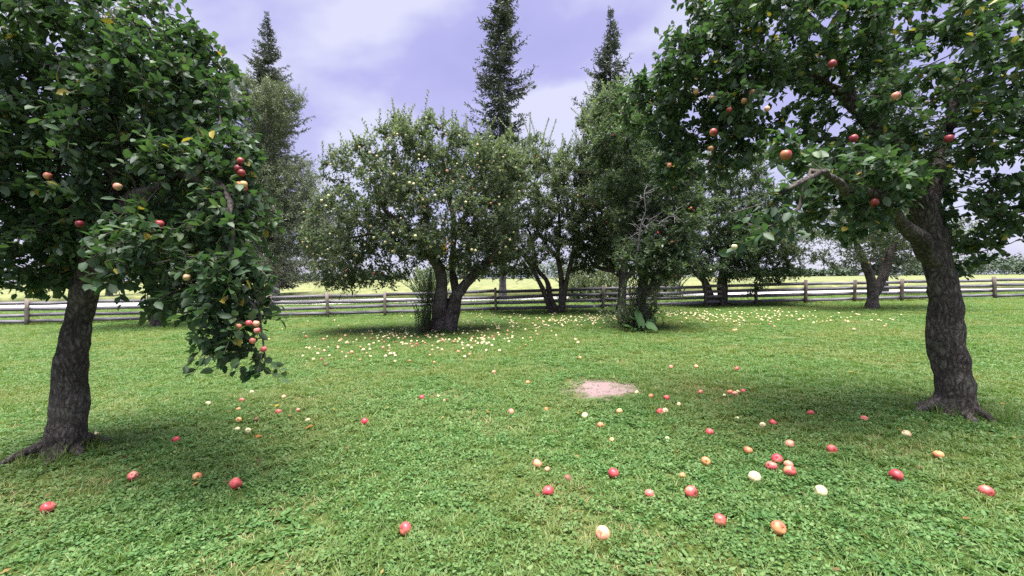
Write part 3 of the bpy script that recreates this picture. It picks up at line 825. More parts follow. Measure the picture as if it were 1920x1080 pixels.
# --- spreading tree of many stems in front of the fence
b = ground_px(1045, 587); Y2 = b.y; FOOT['middle'] = b
st = [px_stem([(1038, 592, 0, .17), (1031, 578, 0, .13), (1021, 550, 0, .11), (1010, 526, 0, .10), (997, 500, -.1, .09), (978, 476, -.3, .075), (955, 450, -.5, .05), (935, 425, -.6, .035)], Y2),
      px_stem([(1044, 590, .1, .15), (1038, 572, .1, .13), (1030, 548, .1, .12), (1025, 526, .1, .10), (1008, 504, .2, .08), (1000, 470, .5, .06), (990, 430, .6, .04)], Y2),
      px_stem([(1052, 592, 0, .19), (1054, 572, 0, .15), (1053, 540, 0, .125), (1052, 515, 0, .115), (1047, 489, .1, .10), (1049, 446, .2, .075), (1048, 390, .2, .05), (1040, 330, .1, .03)], Y2),
      px_stem([(1056, 565, 0, .12), (1061, 535, -.1, .105), (1066, 511, -.1, .095), (1073, 480, -.2, .085), (1081, 448, -.2, .07), (1090, 400, -.3, .05), (1095, 350, -.3, .03)], Y2),
      px_stem([(1048, 492, .1, .075), (1038, 474, -.2, .065), (1024, 458, -.5, .05), (1005, 430, -.7, .035)], Y2),
      px_stem([(1073, 480, -.2, .06), (1090, 462, .2, .05), (1110, 450, .4, .035)], Y2)]
lob = [px_lobe(1020, 340, Y2, 95, 75, 2.3, 420), px_lobe(985, 420, Y2, 75, 62, 2.2, 330), px_lobe(1070, 410, Y2, 75, 62, 2.2, 330), px_lobe(960, 470, Y2 + .4, 50, 45, 1.5, 150),
       px_lobe(1105, 465, Y2 + .3, 38, 45, 1.4, 120), px_lobe(980, 300, Y2, 62, 50, 1.6, 220), px_lobe(1085, 320, Y2, 45, 50, 1.5, 170), px_lobe(1060, 320, Y2, 50, 40, 1.4, 160), px_lobe(1000, 470, Y2 - .8, 55, 30, 1.2, 130), px_lobe(1060, 455, Y2 - 1.0, 50, 30, 1.0, 110), px_lobe(930, 480, Y2 + .6, 45, 45, 1.4, 150), px_lobe(1030, 380, Y2 - .5, 90, 60, 2.0, 260), px_lobe(1095, 490, Y2 + .4, 40, 30, 1.2, 120), px_lobe(950, 505, Y2 + .7, 45, 28, 1.2, 130)]
t2, p2, h2, rg2 = make_tree('apple_tree', 'apple tree with a fan of slender dark stems rising from one foot before the fence', b, st, lob, 8,
                            n_sprout=90, sprout_ln=(0.4, 1.2), apples=60, apple_kind=('pale', 'pale', 'pink'), apple_r=0.034, leaf='apple_leaf', kill=.34, step=.2, L=.105, W=.062, gap=0.34)
suckers(t2, [np.array([b.x + rg2.normal(.1, .25), b.y + rg2.normal(-.1, .2), b.z]) for _ in range(26)], rg2, ln=(0.15, 0.5), lean=.4)

# --- straight dark trunk
b = ground_px(1163, 589); Y3 = b.y; FOOT['straight'] = b
st = [px_stem([(1163, 596, 0, .28), (1164, 580, 0, .20), (1166, 560, 0, .17), (1167, 524, 0, .155), (1170, 489, 0, .14), (1172, 455, .1, .12), (1168, 410, .1, .10), (1160, 350, 0, .075), (1150, 290, -.1, .045), (1145, 240, -.1, .025)], Y3),
      px_stem([(1170, 530, 0, .10), (1180, 514, -.1, .09), (1190, 500, -.2, .08), (1205, 470, -.3, .06), (1215, 420, -.3, .04)], Y3),
      px_stem([(1163, 515, .1, .14), (1152, 507, .3, .13), (1136, 505, .6, .10), (1115, 498, .9, .07), (1098, 480, 1.1, .045)], Y3),
      px_stem([(1158, 508, .3, .12), (1148, 490, .7, .11), (1138, 465, 1.0, .09), (1125, 430, 1.2, .06), (1110, 390, 1.2, .04)], Y3),
      px_stem([(1168, 410, .1, .07), (1190, 370, .2, .055), (1205, 320, .3, .035)], Y3)] + flare(b, 4, .18, np.random.default_rng(1), .35, .07)
lob = [px_lobe(1150, 290, Y3, 75, 75, 2.0, 350), px_lobe(1130, 390, Y3 + .3, 75, 70, 2.2, 330), px_lobe(1195, 350, Y3, 70, 80, 2.0, 330), px_lobe(1160, 440, Y3, 55, 40, 1.8, 150), px_lobe(1120, 225, Y3, 40, 45, 1.2, 110), px_lobe(1125, 470, Y3 + .8, 50, 35, 1.4, 140), px_lobe(1170, 390, Y3 - .6, 70, 60, 1.5, 220), px_lobe(1110, 430, Y3 + 1.0, 55, 50, 1.2, 170), px_lobe(1230, 440, Y3 + .4, 50, 60, 1.4, 170)]
t3, p3, h3, rg3 = make_tree('apple_tree', 'apple tree with one straight dark trunk and reddish apples, right of the fan of stems', b, st, lob, 14,
                            n_sprout=90, sprout_ln=(0.4, 1.1), apples=55, apple_kind=('pink', 'red', 'pink'), apple_r=0.03, leaf='apple_leaf', kill=.33, step=.2, L=.105, W=.062, gap=0.34)

# --- leaning grey tree with shoots round the foot
b = ground_px(1206, 616); Y4 = b.y; FOOT['shaggy'] = b
st = [px_stem([(1208, 626, 0, .20), (1208, 598, 0, .15), (1203, 570, 0, .14), (1203, 545, 0, .15), (1207, 522, 0, .16), (1204, 500, .1, .15), (1197, 470, .3, .13), (1190, 430, .5, .10), (1180, 380, .6, .075), (1175, 320, .6, .05), (1172, 260, .6, .03)], Y4),
      px_stem([(1206, 535, 0, .10), (1217, 540, -.1, .085), (1228, 523, -.2, .075), (1243, 500, -.3, .06), (1258, 475, -.4, .04)], Y4),
      px_stem([(1204, 550, 0, .09), (1222, 545, -.25, .075), (1242, 527, -.4, .065), (1262, 517, -.5, .05), (1278, 500, -.5, .035)], Y4),
      px_stem([(1197, 470, .3, .09), (1210, 430, .1, .08), (1225, 380, 0, .06), (1235, 330, 0, .04)], Y4)]
lob = [px_lobe(1175, 300, Y4 + .5, 80, 85, 1.7, 380), px_lobe(1215, 440, Y4, 65, 68, 1.2, 300), px_lobe(1258, 480, Y4 - .3, 48, 48, 1.0, 170), px_lobe(1240, 350, Y4 + .3, 65, 75, 1.4, 300), px_lobe(1160, 215, Y4 + .6, 55, 45, 1.1, 150), px_lobe(1200, 480, Y4 - .5, 55, 35, .8, 150), px_lobe(1265, 420, Y4, 55, 60, 1.2, 200), px_lobe(1250, 510, Y4 - .5, 40, 22, .7, 80)]
t4, p4, h4, rg4 = make_tree('apple_tree', 'shaggy grey barked apple tree with leafy shoots and burdock round its foot', b, st, lob, 21, bark='bark_grey',
                            n_sprout=70, sprout_ln=(0.3, 0.8), apples=40, apple_kind=('pink', 'red'), apple_r=0.03, leaf='apple_leaf_dark', shoots=7, per=9, gap=0.36, kill=.26)
dead_twigs(t4, [(at(1196, 470, Y4 - .9), at(1211, 395, Y4 - 1.2), .03), (at(1203, 440, Y4 - 1.0), at(1216, 405, Y4 - 1.3), .016), (at(1235, 420, Y4 - 1.0), at(1262, 402, Y4 - 1.1), .012),
                (at(1211, 395, Y4 - 1.2), at(1214, 345, Y4 - 1.1), .014)], rg4, n=9, ln=(0.15, 0.45))
suckers(t4, [np.array([b.x + rg4.normal(-.25, .36), b.y + rg4.normal(.15, .22), b.z]) for _ in range(120)] +
        [np.array([b.x + rg4.normal(-.12, .26), b.y + rg4.normal(-.12, .18), b.z + rg4.uniform(.3, 1.35)]) for _ in range(75)], rg4, ln=(0.25, 0.7), lean=.4, every=.02, L=.08, W=.05, mat='apple_leaf')

# --- leaning vee trunk at the fence on the right
b = ground_px(1345, 573); Y5 = b.y; FOOT['vee'] = b
st = [px_stem([(1338, 580, 0, .22), (1333, 563, 0, .19), (1327, 544, 0, .18), (1321, 528, -.1, .16), (1309, 514, -.2, .14), (1297, 500, -.3, .11), (1285, 475, -.4, .08), (1280, 440, -.5, .05)], Y5),
      px_stem([(1355, 582, 0, .30), (1355, 562, 0, .26), (1354, 540, 0, .24), (1356, 517, 0, .20), (1360, 490, .1, .16), (1370, 455, .2, .12), (1375, 410, .2, .08), (1370, 360, .2, .05)], Y5),
      px_stem([(1357, 505, .1, .12), (1380, 485, -.3, .10), (1410, 470, -.6, .07), (1440, 470, -.7, .04)], Y5),
      px_stem([(1360, 490, .1, .10), (1340, 460, .1, .08), (1325, 420, 0, .05)], Y5)] + flare(b, 5, .25, np.random.default_rng(2), .4, .09)
lob = [px_lobe(1330, 400, Y5, 85, 70, 2.4, 380), px_lobe(1405, 440, Y5, 85, 65, 2.4, 400), px_lobe(1300, 480, Y5 - .6, 50, 32, 1.4, 150), px_lobe(1440, 490, Y5 - .6, 52, 32, 1.6, 190), px_lobe(1360, 320, Y5, 85, 50, 1.8, 260), px_lobe(1420, 370, Y5, 60, 45, 1.6, 180), px_lobe(1395, 510, Y5 - 1.4, 38, 20, .8, 70), px_lobe(1415, 535, Y5 - 1.5, 20, 14, .5, 40), px_lobe(1350, 470, Y5 - 1.0, 80, 35, 1.2, 230), px_lobe(1455, 500, Y5 - .5, 50, 34, 1.5, 230), px_lobe(1400, 470, Y5 - .8, 90, 40, 1.6, 300), px_lobe(1380, 400, Y5 - .6, 90, 60, 1.8, 280), px_lobe(1290, 430, Y5, 60, 60, 1.8, 260), px_lobe(1270, 490, Y5 + .3, 45, 30, 1.3, 120), px_lobe(1340, 505, Y5 - 1.6, 35, 18, .8, 60), px_lobe(1450, 440, Y5, 50, 50, 1.6, 200)]
t5, p5, h5, rg5 = make_tree('apple_tree', 'apple tree with leaning vee shaped trunk standing against the fence on the right', b, st, lob, 33,
                            n_sprout=60, sprout_ln=(0.4, 1.0), apples=40, apple_kind=('pale', 'pink'), apple_r=0.033, leaf='apple_leaf_dark', shoots=7, kill=.31, step=.2, L=.105, W=.062, gap=0.36)
suckers(t5, [np.array([b.x + rg5.normal(.2, .3), b.y + rg5.normal(-.2, .2), b.z]) for _ in range(18)], rg5, ln=(0.2, 0.6), lean=.4)

# --- apple trees beyond the edges of the photograph
for i, (px, py, seed, lab) in enumerate([(1640, 580, 41, 'broad apple tree farther along the fence at the far right'), (300, 612, 43, 'broad apple tree farther along the lawn at the far left')]):
    b = ground_px(px, py); Yk = b.y
    st = [px_stem([(px - 6, py + 8, 0, .24), (px - 4, py - 40, 0, .18), (px - 20, py - 90, 0, .13), (px - 45, py - 150, 0, .07)], Yk),
          px_stem([(px + 2, py - 30, 0, .16), (px + 22, py - 80, 0, .13), (px + 40, py - 140, .1, .07)], Yk)]
    lob = [px_lobe(px, py - 200, Yk, 120, 85, 2.3, 480), px_lobe(px - 70, py - 135, Yk, 85, 65, 2.0, 280), px_lobe(px + 75, py - 140, Yk, 85, 65, 2.0, 280)]
    make_tree('apple_tree', lab, b, st, lob, seed, n_sprout=60, apples=30, apple_kind=('pale', 'pink'), apple_r=.032, kill=.36, step=.2, L=.088, W=.05)
    FOOT[lab] = b

# ------------------------------------------------------------------ near trees whose boughs hang into view
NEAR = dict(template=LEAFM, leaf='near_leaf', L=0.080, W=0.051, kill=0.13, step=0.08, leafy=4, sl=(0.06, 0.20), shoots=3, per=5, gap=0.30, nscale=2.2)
b = ground_px(120, 850); YL = b.y; FOOT['left'] = b
st = [px_stem([(120, 862, 0, .17), (128, 760, 0, .14), (140, 660, 0, .125), (160, 560, 0, .11), (190, 470, -.1, .09), (240, 390, -.3, .058), (320, 330, -.55, .034), (390, 335, -.75, .022), (430, 390, -.85, .02), (448, 480, -.9, .014), (466, 570, -.9, .01), (486, 645, -.9, .007), (496, 685, -.9, .005)], YL),
      px_stem([(160, 560, 0, .09), (120, 460, .2, .07), (80, 350, .3, .05), (60, 230, .3, .03)], YL),
      px_stem([(190, 470, -.1, .07), (200, 360, 0, .055), (220, 240, .1, .04), (240, 120, .2, .02)], YL),
      px_stem([(320, 330, -.55, .03), (380, 260, -.5, .02), (430, 250, -.5, .01)], YL)] + flare(b, 6, .14, np.random.default_rng(3), .28, .05)
YN = YL - .9
lob = [px_lobe(436, 545, YN, 55, 90, .24, 330), px_lobe(470, 610, YN, 24, 55, .10, 100), px_lobe(493, 675, YN, 8, 30, .05, 40), px_lobe(448, 300, YL - .5, 46, 62, .25, 130), px_lobe(448, 400, YL - .6, 36, 60, .2, 110), px_lobe(440, 620, YN, 60, 45, .2, 160), px_lobe(425, 180, YL - .3, 30, 40, .25, 18),
       px_lobe(330, 470, YL - .6, 115, 110, .5, 330), px_lobe(360, 310, YL - .65, 90, 50, .25, 260), px_lobe(420, 400, YL - .8, 40, 60, .18, 140), px_lobe(180, 300, YL, 210, 190, .9, 900), px_lobe(60, 420, YL, 130, 130, .7, 350), px_lobe(300, 180, YL - .2, 110, 110, .6, 260), px_lobe(200, 90, YL, 220, 90, .8, 380)]
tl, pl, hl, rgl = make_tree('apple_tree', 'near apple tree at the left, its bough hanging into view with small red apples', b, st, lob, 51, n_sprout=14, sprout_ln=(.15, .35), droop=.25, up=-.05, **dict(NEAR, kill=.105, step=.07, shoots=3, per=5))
for (px, py, Y, r, kind) in [(466, 606, YN - .15, .021, 'pink'), (480, 607, YN - .15, .022, 'pink'), (448, 612, YN - .15, .022, 'pink'), (482, 620, YN - .16, .021, 'pink'), (473, 639, YN - .12, .022, 'pink'), (494, 655, YN - .09, .021, 'pink'),
                             (451, 302, YL - .8, .026, 'dark'), (447, 316, YL - .8, .027, 'dark'), (452, 324, YL - .8, .027, 'dark'), (449, 347, YL - .8, .027, 'orange'), (457, 346, YL - .8, .027, 'orange'), (458, 353, YL - .78, .022, 'red'),
                             (300, 420, YL - .9, .028, 'red'), (220, 350, YL - .8, .028, 'pink'), (150, 420, YL - .7, .028, 'dark'), (350, 520, YL - 1.0, .025, 'pink'), (90, 330, YL - .6, .028, 'red')]:
    hang_apple(tl, at(px, py, Y), r, kind, near=True)

b = ground_px(1790, 775); YR = b.y; FOOT['right'] = b
st = [px_stem([(1790, 785, 0, .20), (1785, 690, 0, .16), (1775, 600, 0, .15), (1760, 500, 0, .13), (1735, 400, 0, .11), (1690, 300, 0, .085), (1610, 210, .1, .065), (1520, 150, .2, .05), (1420, 140, .2, .035), (1330, 170, .4, .025), (1250, 200, .8, .015)], YR),
      px_stem([(1760, 500, 0, .09), (1680, 400, -.5, .06), (1590, 345, -1.0, .036), (1520, 330, -1.4, .022), (1470, 350, -1.5, .014), (1445, 385, -1.55, .007)], YR),
      px_stem([(1735, 400, 0, .08), (1770, 280, .2, .06), (1800, 150, .3, .04)], YR),
      px_stem([(1520, 320, -1.4, .02), (1490, 400, -1.5, .012), (1450, 435, -1.6, .006), (1410, 444, -1.65, .004)], YR),
      px_stem([(1420, 140, .2, .022), (1370, 230, .1, .016), (1320, 310, .1, .010), (1290, 350, .2, .006)], YR),
      px_stem([(1610, 210, .1, .04), (1540, 60, .2, .03), (1450, -20, .3, .02)], YR)] + flare(b, 6, .17, np.random.default_rng(4), .32, .058)
lob = [px_lobe(1225, 190, YR + .9, 65, 55, .5, 190), px_lobe(1300, 215, YR + .5, 80, 80, .5, 300), px_lobe(1275, 300, YR + .5, 50, 48, .35, 120), px_lobe(1355, 285, YR + .1, 52, 55, .3, 110), px_lobe(1400, 190, YR, 85, 80, .5, 260), px_lobe(1330, 120, YR + .3, 130, 60, .5, 230),
       px_lobe(1470, 270, YR - .9, 40, 30, .22, 26), px_lobe(1478, 345, YR - 1.5, 30, 26, .12, 14), px_lobe(1458, 393, YR - 1.55, 34, 10, .10, 10), px_lobe(1415, 443, YR - 1.65, 30, 6, .05, 6),
       px_lobe(1500, 60, YR, 180, 110, .7, 420), px_lobe(1720, 180, YR, 220, 190, .9, 700), px_lobe(1600, 350, YR - .4, 95, 90, .5, 230), px_lobe(1610, 330, YR - 1.0, 80, 45, .25, 180), px_lobe(1840, 380, YR, 100, 110, .7, 230), px_lobe(1350, 20, YR + .4, 110, 60, .5, 130)]
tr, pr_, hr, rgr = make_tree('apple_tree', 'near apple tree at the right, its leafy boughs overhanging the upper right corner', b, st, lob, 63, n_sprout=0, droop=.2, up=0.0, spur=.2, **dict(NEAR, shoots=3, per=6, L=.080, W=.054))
for (px, py, Y, r, kind) in [(1338, 248, YR - .35, .036, 'dark'), (1474, 291, YR - 1.6, .036, 'dark'), (1411, 175, YR - .35, .036, 'brown'), (1396, 190, YR - .3, .032, 'brown'), 
                             (1332, 279, YR - .2, .028, 'brown'), (1305, 172, YR + .1, .03, 'orange'), (1335, 185, YR - .1, .03, 'brown'), (1367, 206, YR - .3, .026, 'dark'), (1255, 310, YR + .2, .026, 'red'), (1438, 204, YR - .9, .022, 'pink'),
                             (1377, 463, YR - 1.75, .018, 'pale'), (1600, 260, YR - .8, .034, 'dark'), (1680, 180, YR - .75, .034, 'pink'), (1560, 120, YR - .65, .034, 'dark'), (1640, 380, YR - .8, .034, 'dark'), (1780, 260, YR - .75, .034, 'dark')]:
    hang_apple(tr, at(px, py, Y), r, kind, near=True)

# ------------------------------------------------------------------ trees behind the fence
def spruce(label, px, py, top_py, rad, seed, first=0.18, dens=1.0, clump=0.0, Y=None):
    rng = np.random.default_rng(seed)
    b = ground_px(px, py)
    H = (at(px, top_py, b.y)).z - b.z
    root = empty('spruce_tree', b)
    tag(root, label, 'tree', 'spruces behind the fence')
    bx, by, bz = b
    tr_ = np.array([[bx + 0.05 * math.sin(z * .6), by, bz - .1 + z] for z in np.linspace(0, H, 22)])
    rr = np.linspace(.26, .02, 22); rr[0] = .34
    chains = [(tr_, rr, 10)]
    P, D, N, Ls, T = [], [], [], [], []
    z = H * first
    while z < H - .15:
        f = (z / H)
        prof = min(1.0, (1 - f) * 2.3) * (0.55 + 0.45 * min(1, (f - first * .6) * 6 + .2))
        for k in range(rng.integers(3, 6)):
            az = rng.uniform(0, 6.283)
            ln = rad * prof * rng.uniform(.45, 1.15) * (1 + clump * mnoise.noise(Vector((math.cos(az) * 1.5, math.sin(az) * 1.5, z * .8 + seed))))
            if ln < .15: ln = .15
            s = np.linspace(0, 1, 8)
            slope = rng.uniform(-.25, .1) + .35 * (f - .4)
            zz = z + rng.uniform(-.1, .1) + ln * (slope * s - .28 * s * (1 - s) * 2 + .12 * s ** 3)
            d = np.array([math.cos(az), math.sin(az)])
            bp_ = np.stack([bx + d[0] * ln * s, by + d[1] * ln * s, bz + zz], -1)
            chains.append((bp_, np.linspace(.028 * (1 - f) + .012, .004, 8), 4))
            m_ = int(ln / .07 * dens) + 3
            t = np.sort(rng.uniform(.12, 1, m_))
            q = np.stack([np.interp(t, s, bp_[:, j]) for j in range(3)], -1)
            tang = nrm(np.stack([np.interp(t, s, np.gradient(bp_[:, j])) for j in range(3)], -1))
            side = nrm(np.cross(tang, [0, 0, 1])) * np.where(rng.random(m_) < .5, 1, -1)[:, None]
            sub = nrm(tang * .7 + side * rng.uniform(.2, 1, (m_, 1)) + np.array([0, 0, -.28]) + rng.normal(0, .25, (m_, 3)))
            sl_ = (0.42 * (1 - .6 * t) + .1) * min(1, .4 + ln / 1.5) * rng.uniform(.6, 1.2, m_)
            for w_ in (.0, .33, .66):
                qq = q + sub * (sl_ * w_)[:, None]
                P.append(qq); D.append(nrm(sub + rng.normal(0, .35, (m_, 3)))); N.append(rng.normal(0, .8, (m_, 3)) + [0, 0, 1]); Ls.append(sl_ * .62)
                T.append(np.clip(rng.normal(.35 + .35 * w_, .15, m_), 0, 1))
        z += rng.uniform(.11, .24) * (1.25 - .4 * f)
    P, D, N, Ls, T = (np.concatenate(x) for x in (P, D, N, Ls, T))
    link_mesh('trunk', tubes_mesh('trunk', chains, bumpy=.06, seed=seed), M['bark_grey'], root)
    link_mesh('crown', leaves_mesh('crown', P, D, N, Ls, np.clip(Ls * .42, .035, .10), T), M['needle'], root)
    return root

spruce('tall narrow spruce rising above the middle of the orchard, grey trunk behind the fence', 942, 562, -130, 2.25, 5, first=.12, clump=1.0, dens=1.2)
spruce('slim spruce top showing above the apple trees right of centre', 1146, 556, 10, 2.6, 6, first=.15, clump=.9, dens=1.2)
spruce('grey trunked spruce behind the fence right of the shaggy tree', 1268, 554, 190, 1.9, 7, first=.16, clump=.6)
spruce('tall dark spruce mixed with the silvery willow at the left', 512, 560, 20, 3.4, 8, first=.06, clump=1.0, dens=1.2)
spruce('dark spruce in the tree row beyond the far left', 205, 562, 30, 2.6, 9, first=.1, clump=.7, dens=.7)
spruce('dark spruce in the tree row beyond the far right', 1655, 552, 20, 2.3, 10, first=.1, clump=.7, dens=.7)

# silvery willow in front of the left spruce
b = ground_px(520, 566); YW = b.y
st = [px_stem([(520, 572, 0, .30), (516, 520, 0, .26), (510, 450, 0, .22), (506, 380, 0, .19), (505, 300, 0, .16), (506, 240, 0, .12), (512, 190, 0, .07), (520, 165, 0, .04)], YW),
      px_stem([(505, 262, 0, .10), (492, 225, -.3, .08), (480, 200, -.5, .06), (465, 185, -.6, .03)], YW),
      px_stem([(510, 450, 0, .14), (540, 410, -.5, .10), (570, 385, -.8, .06)], YW),
      px_stem([(506, 380, 0, .12), (470, 350, -.6, .09), (450, 330, -.8, .05)], YW),
      px_stem([(516, 520, 0, .12), (480, 480, -.6, .09), (455, 460, -.9, .05)], YW)]
lob = [px_lobe(502, 195, YW, 58, 45, 1.9, 260), px_lobe(545, 185, YW, 28, 22, .8, 50), px_lobe(455, 180, YW, 45, 40, 1.4, 120), px_lobe(480, 320, YW, 65, 50, 2.0, 240), px_lobe(545, 395, YW - .4, 70, 48, 2.0, 300), px_lobe(490, 410, YW - .4, 60, 50, 2.0, 220), px_lobe(455, 470, YW - .5, 60, 45, 1.8, 180), px_lobe(580, 440, YW - .4, 40, 40, 1.3, 100), px_lobe(400, 330, YW, 70, 120, 2, 260), px_lobe(600, 470, YW, 45, 50, 1.2, 190), px_lobe(595, 410, YW, 35, 40, 1.2, 120), px_lobe(640, 480, YW, 40, 45, 1.4, 170), px_lobe(602, 425, YW - .3, 48, 58, 1.5, 300), px_lobe(520, 350, YW - .6, 75, 45, 1.6, 330), px_lobe(540, 430, YW - .6, 75, 45, 1.6, 330), px_lobe(500, 220, YW - .3, 60, 45, 1.6, 260), px_lobe(470, 420, YW - .6, 55, 60, 1.6, 260), px_lobe(500, 490, YW - .5, 80, 35, 1.6, 240), px_lobe(490, 270, YW, 55, 30, 1.4, 150), px_lobe(555, 335, YW - .2, 48, 48, 1.4, 230), px_lobe(585, 385, YW - .4, 45, 40, 1.4, 200), px_lobe(560, 490, YW - .5, 60, 35, 1.4, 200)]
make_tree('willow_tree', 'feathery silver green willow rising behind the fence at the left', b, st, lob, 71, leaf='willow_leaf', L=.20, W=.055, shoots=6, per=9, gap=.22, n_sprout=60, sprout_ln=(.4, 1.0),
          group=None, kill=.38, step=.26, leafy=4, sl=(.3, .7), bark='bark_grey', jitter=.8)

# pale shrubs on the verge behind the fence
def shrub(px, py, top, w, seed, label, mat='willow_leaf'):
    rng = np.random.default_rng(seed)
    b = ground_px(px, py)
    h = at(px, top, b.y).z - b.z; ww = w * b.y / F_PX
    root = empty('shrub', b); tag(root, label, 'shrub', 'pale shrubs behind the fence')
    bp_ = [np.array([b.x + rng.normal(0, ww * .38), b.y + rng.normal(0, .5), b.z]) for _ in range(95)]
    lv, tw = sprouts(bp_, rng, ln=(h * .25, h), L=.16, W=.11, lean=.5, every=.018)
    link_mesh('foliage', leaves_mesh('foliage', *lv), M[mat], root)
    link_mesh('stems', tubes_mesh('stems', tw), M['twig'], root)
shrub(1133, 566, 497, 48, 301, 'pale green shrub behind the fence left of the straight dark trunk')
shrub(808, 568, 496, 26, 302, 'light green shrub behind the fence beside the forked trunk', 'apple_leaf')
shrub(1092, 563, 505, 34, 303, 'low pale shrub behind the fence right of the fan of stems')
shrub(1235, 560, 508, 40, 304, 'low pale shrub behind the fence right of the shaggy tree')

# distant wood along the horizon
rng = np.random.default_rng(77)
P, D, N, Ls, T = [], [], [], [], []
for k in range(460):
    x = rng.uniform(-620, 620); y = 430 + rng.uniform(0, 60)
    h = rng.uniform(12, 25) * (0.75 + 0.35 * math.sin(x * .013 + 1)); w_ = h * rng.uniform(.30, .60)
    m_ = 95
    v = nrm(rng.normal(0, 1, (m_, 3))) * rng.uniform(.5, 1, (m_, 1))
    con = rng.random() < .45
    q = v * np.array([w_, w_, h * .5]) + np.array([x, y, h * .5])
    if con: q[:, :2] = (q[:, :2] - [x, y]) * np.clip(1.25 - q[:, 2:3] / h, .05, 1.2) + [x, y]
    P.append(q); D.append(rng.normal(0, 1, (m_, 3))); N.append(rng.normal(0, .6, (m_, 3)) + [0, -.3, 1]); Ls.append(rng.uniform(1.6, 3.2, m_)); T.append(np.clip(rng.normal(.2 if con else .6, .2, m_), 0, 1))
P, D, N, Ls, T = (np.concatenate(x) for x in (P, D, N, Ls, T))
o = link_mesh('distant_wood', leaves_mesh('distant_wood', P, D, N, Ls, Ls * .8, T), M['far_leaf'])
tag(o, 'far grey green wood along the horizon beyond the crop field', 'wood', kind='stuff')

# ------------------------------------------------------------------ fence
def box_mesh(name, sx, sy, sz, mat, rg, wob=0.006, nseg=3, axis=0):
    """slightly warped board, bevel-free but uneven"""
    V, Fq = [], []
    for i in range(nseg + 1):
        t = i / nseg - .5
        w1, w2, w3 = rg.normal(0, wob), rg.normal(0, wob), rg.normal(0, wob)
        for (u, v) in ((-.5, -.5), (.5, -.5), (.5, .5), (-.5, .5)):
            if axis == 0: V.append((t * sx, u * sy + w1, v * (sz + w3) + w2))
            else: V.append((u * (sx + w3) + w1, v * sy + w2, (t + .5) * sz))
    for i in range(nseg):
        a = i * 4
        for k in range(4):
            k2 = (k + 1) % 4
            Fq.append((a + k, a + k2, a + 4 + k2, a + 4 + k))
    Fq.append((3, 2, 1, 0)); e_ = nseg * 4; Fq.append((e_, e_ + 1, e_ + 2, e_ + 3))
    me = np_mesh(name, np.array(V), [np.array(Fq)])
    me.materials.append(mat)
    return me

rgf = np.random.default_rng(91)
fa, fb = ground_px(615, 594), ground_px(1418, 570)
fa = Vector((at(615, 594, 18.7).x, 18.7, 0)); fb = Vector((at(1418, 570, 20.1).x, 20.1, 0))
n_bay = 8
dv = (fb - fa) / n_bay
fence = empty('board_fence', (fa.x, fa.y, gz(fa.x, fa.y)))
tag(fence, 'long weathered grey board fence with four rails behind the apple trees', 'fence')
bay = dv.length
rail_me = [box_mesh('rail', bay - .012, .03, .145, M['fence_board'], rgf) for _ in range(7)]
post_me = [box_mesh('post', .105, .105, 1.25, M['fence_post'], rgf, wob=.005, axis=2) for _ in range(4)]
knot_me = np_mesh('knot', np.array([[0.022 * math.cos(a), 0, 0.016 * math.sin(a)] for a in np.arange(8) * math.pi / 4]), [np.array([list(range(8))])]); knot_me.materials.append(M['knot'])
ang = math.atan2(dv.y, dv.x)
off = Vector((-math.sin(ang), math.cos(ang), 0))
for i in range(-7, 15):
    q = fa + dv * i
    zq = gz(q.x, q.y)
    o = bpy.data.objects.new('post', post_me[i % 4]); COL.objects.link(o); o.parent = fence
    o.location = Vector((q.x, q.y, zq - .13 + rgf.normal(0, .015))) - fence.location
    o.rotation_euler = (rgf.normal(0, .03), rgf.normal(0, .025), ang + rgf.normal(0, .05))
    if i == 14: break
    q2 = q + dv; z2 = gz(q2.x, q2.y); tilt = math.atan2(z2 - zq, bay)
    for h in (.955, .69, .44, .185):
        c = (q + q2) / 2 + off * (.0525 + .015 + .004)
        o = bpy.data.objects.new('rail', rail_me[rgf.integers(7)]); COL.objects.link(o); o.parent = fence
        o.location = Vector((c.x, c.y, (zq + z2) / 2 + h + rgf.normal(0, .014))) - fence.location
        o.rotation_euler = (rgf.normal(0, .03), -tilt + rgf.normal(0, .009), ang + (math.pi if rgf.random() < .5 else 0) * 0)

# ------------------------------------------------------------------ burdock at the foot of the shaggy tree
def burdock_leaf(sx, sy, seed):
    rg = np.random.default_rng(seed)
    V, Fq, T = [], [], []
    nu, nv = 7, 8
    for j in range(nv):
        t = j / (nv - 1)
        w_ = math.sin(math.pi * min(1, t * .92 + .10)) ** .65 * (1 - .35 * t)
        for i in range(nu):
            u = i / (nu - 1) * 2 - 1
            V.append((u * w_ * sx * .5, t * sy - .12 * sy * (abs(u) > .5) * (t < .12), -.30 * sy * t * t + .10 * sx * abs(u) + .02 * math.sin(u * 7 + t * 9) + rg.normal(0, .004)))
            T.append(min(1, max(0, .5 + .5 * (abs(u) < .05) + rg.normal(0, .12))))
    for j in range(nv - 1):
        for i in range(nu - 1):
            a = j * nu + i; Fq.append((a, a + 1, a + 1 + nu, a + nu))
    me = np_mesh('burdock_leaf', np.array(V), [np.array(Fq)], T, smooth=True)
    me.materials.append(M['burdock'])
    return me

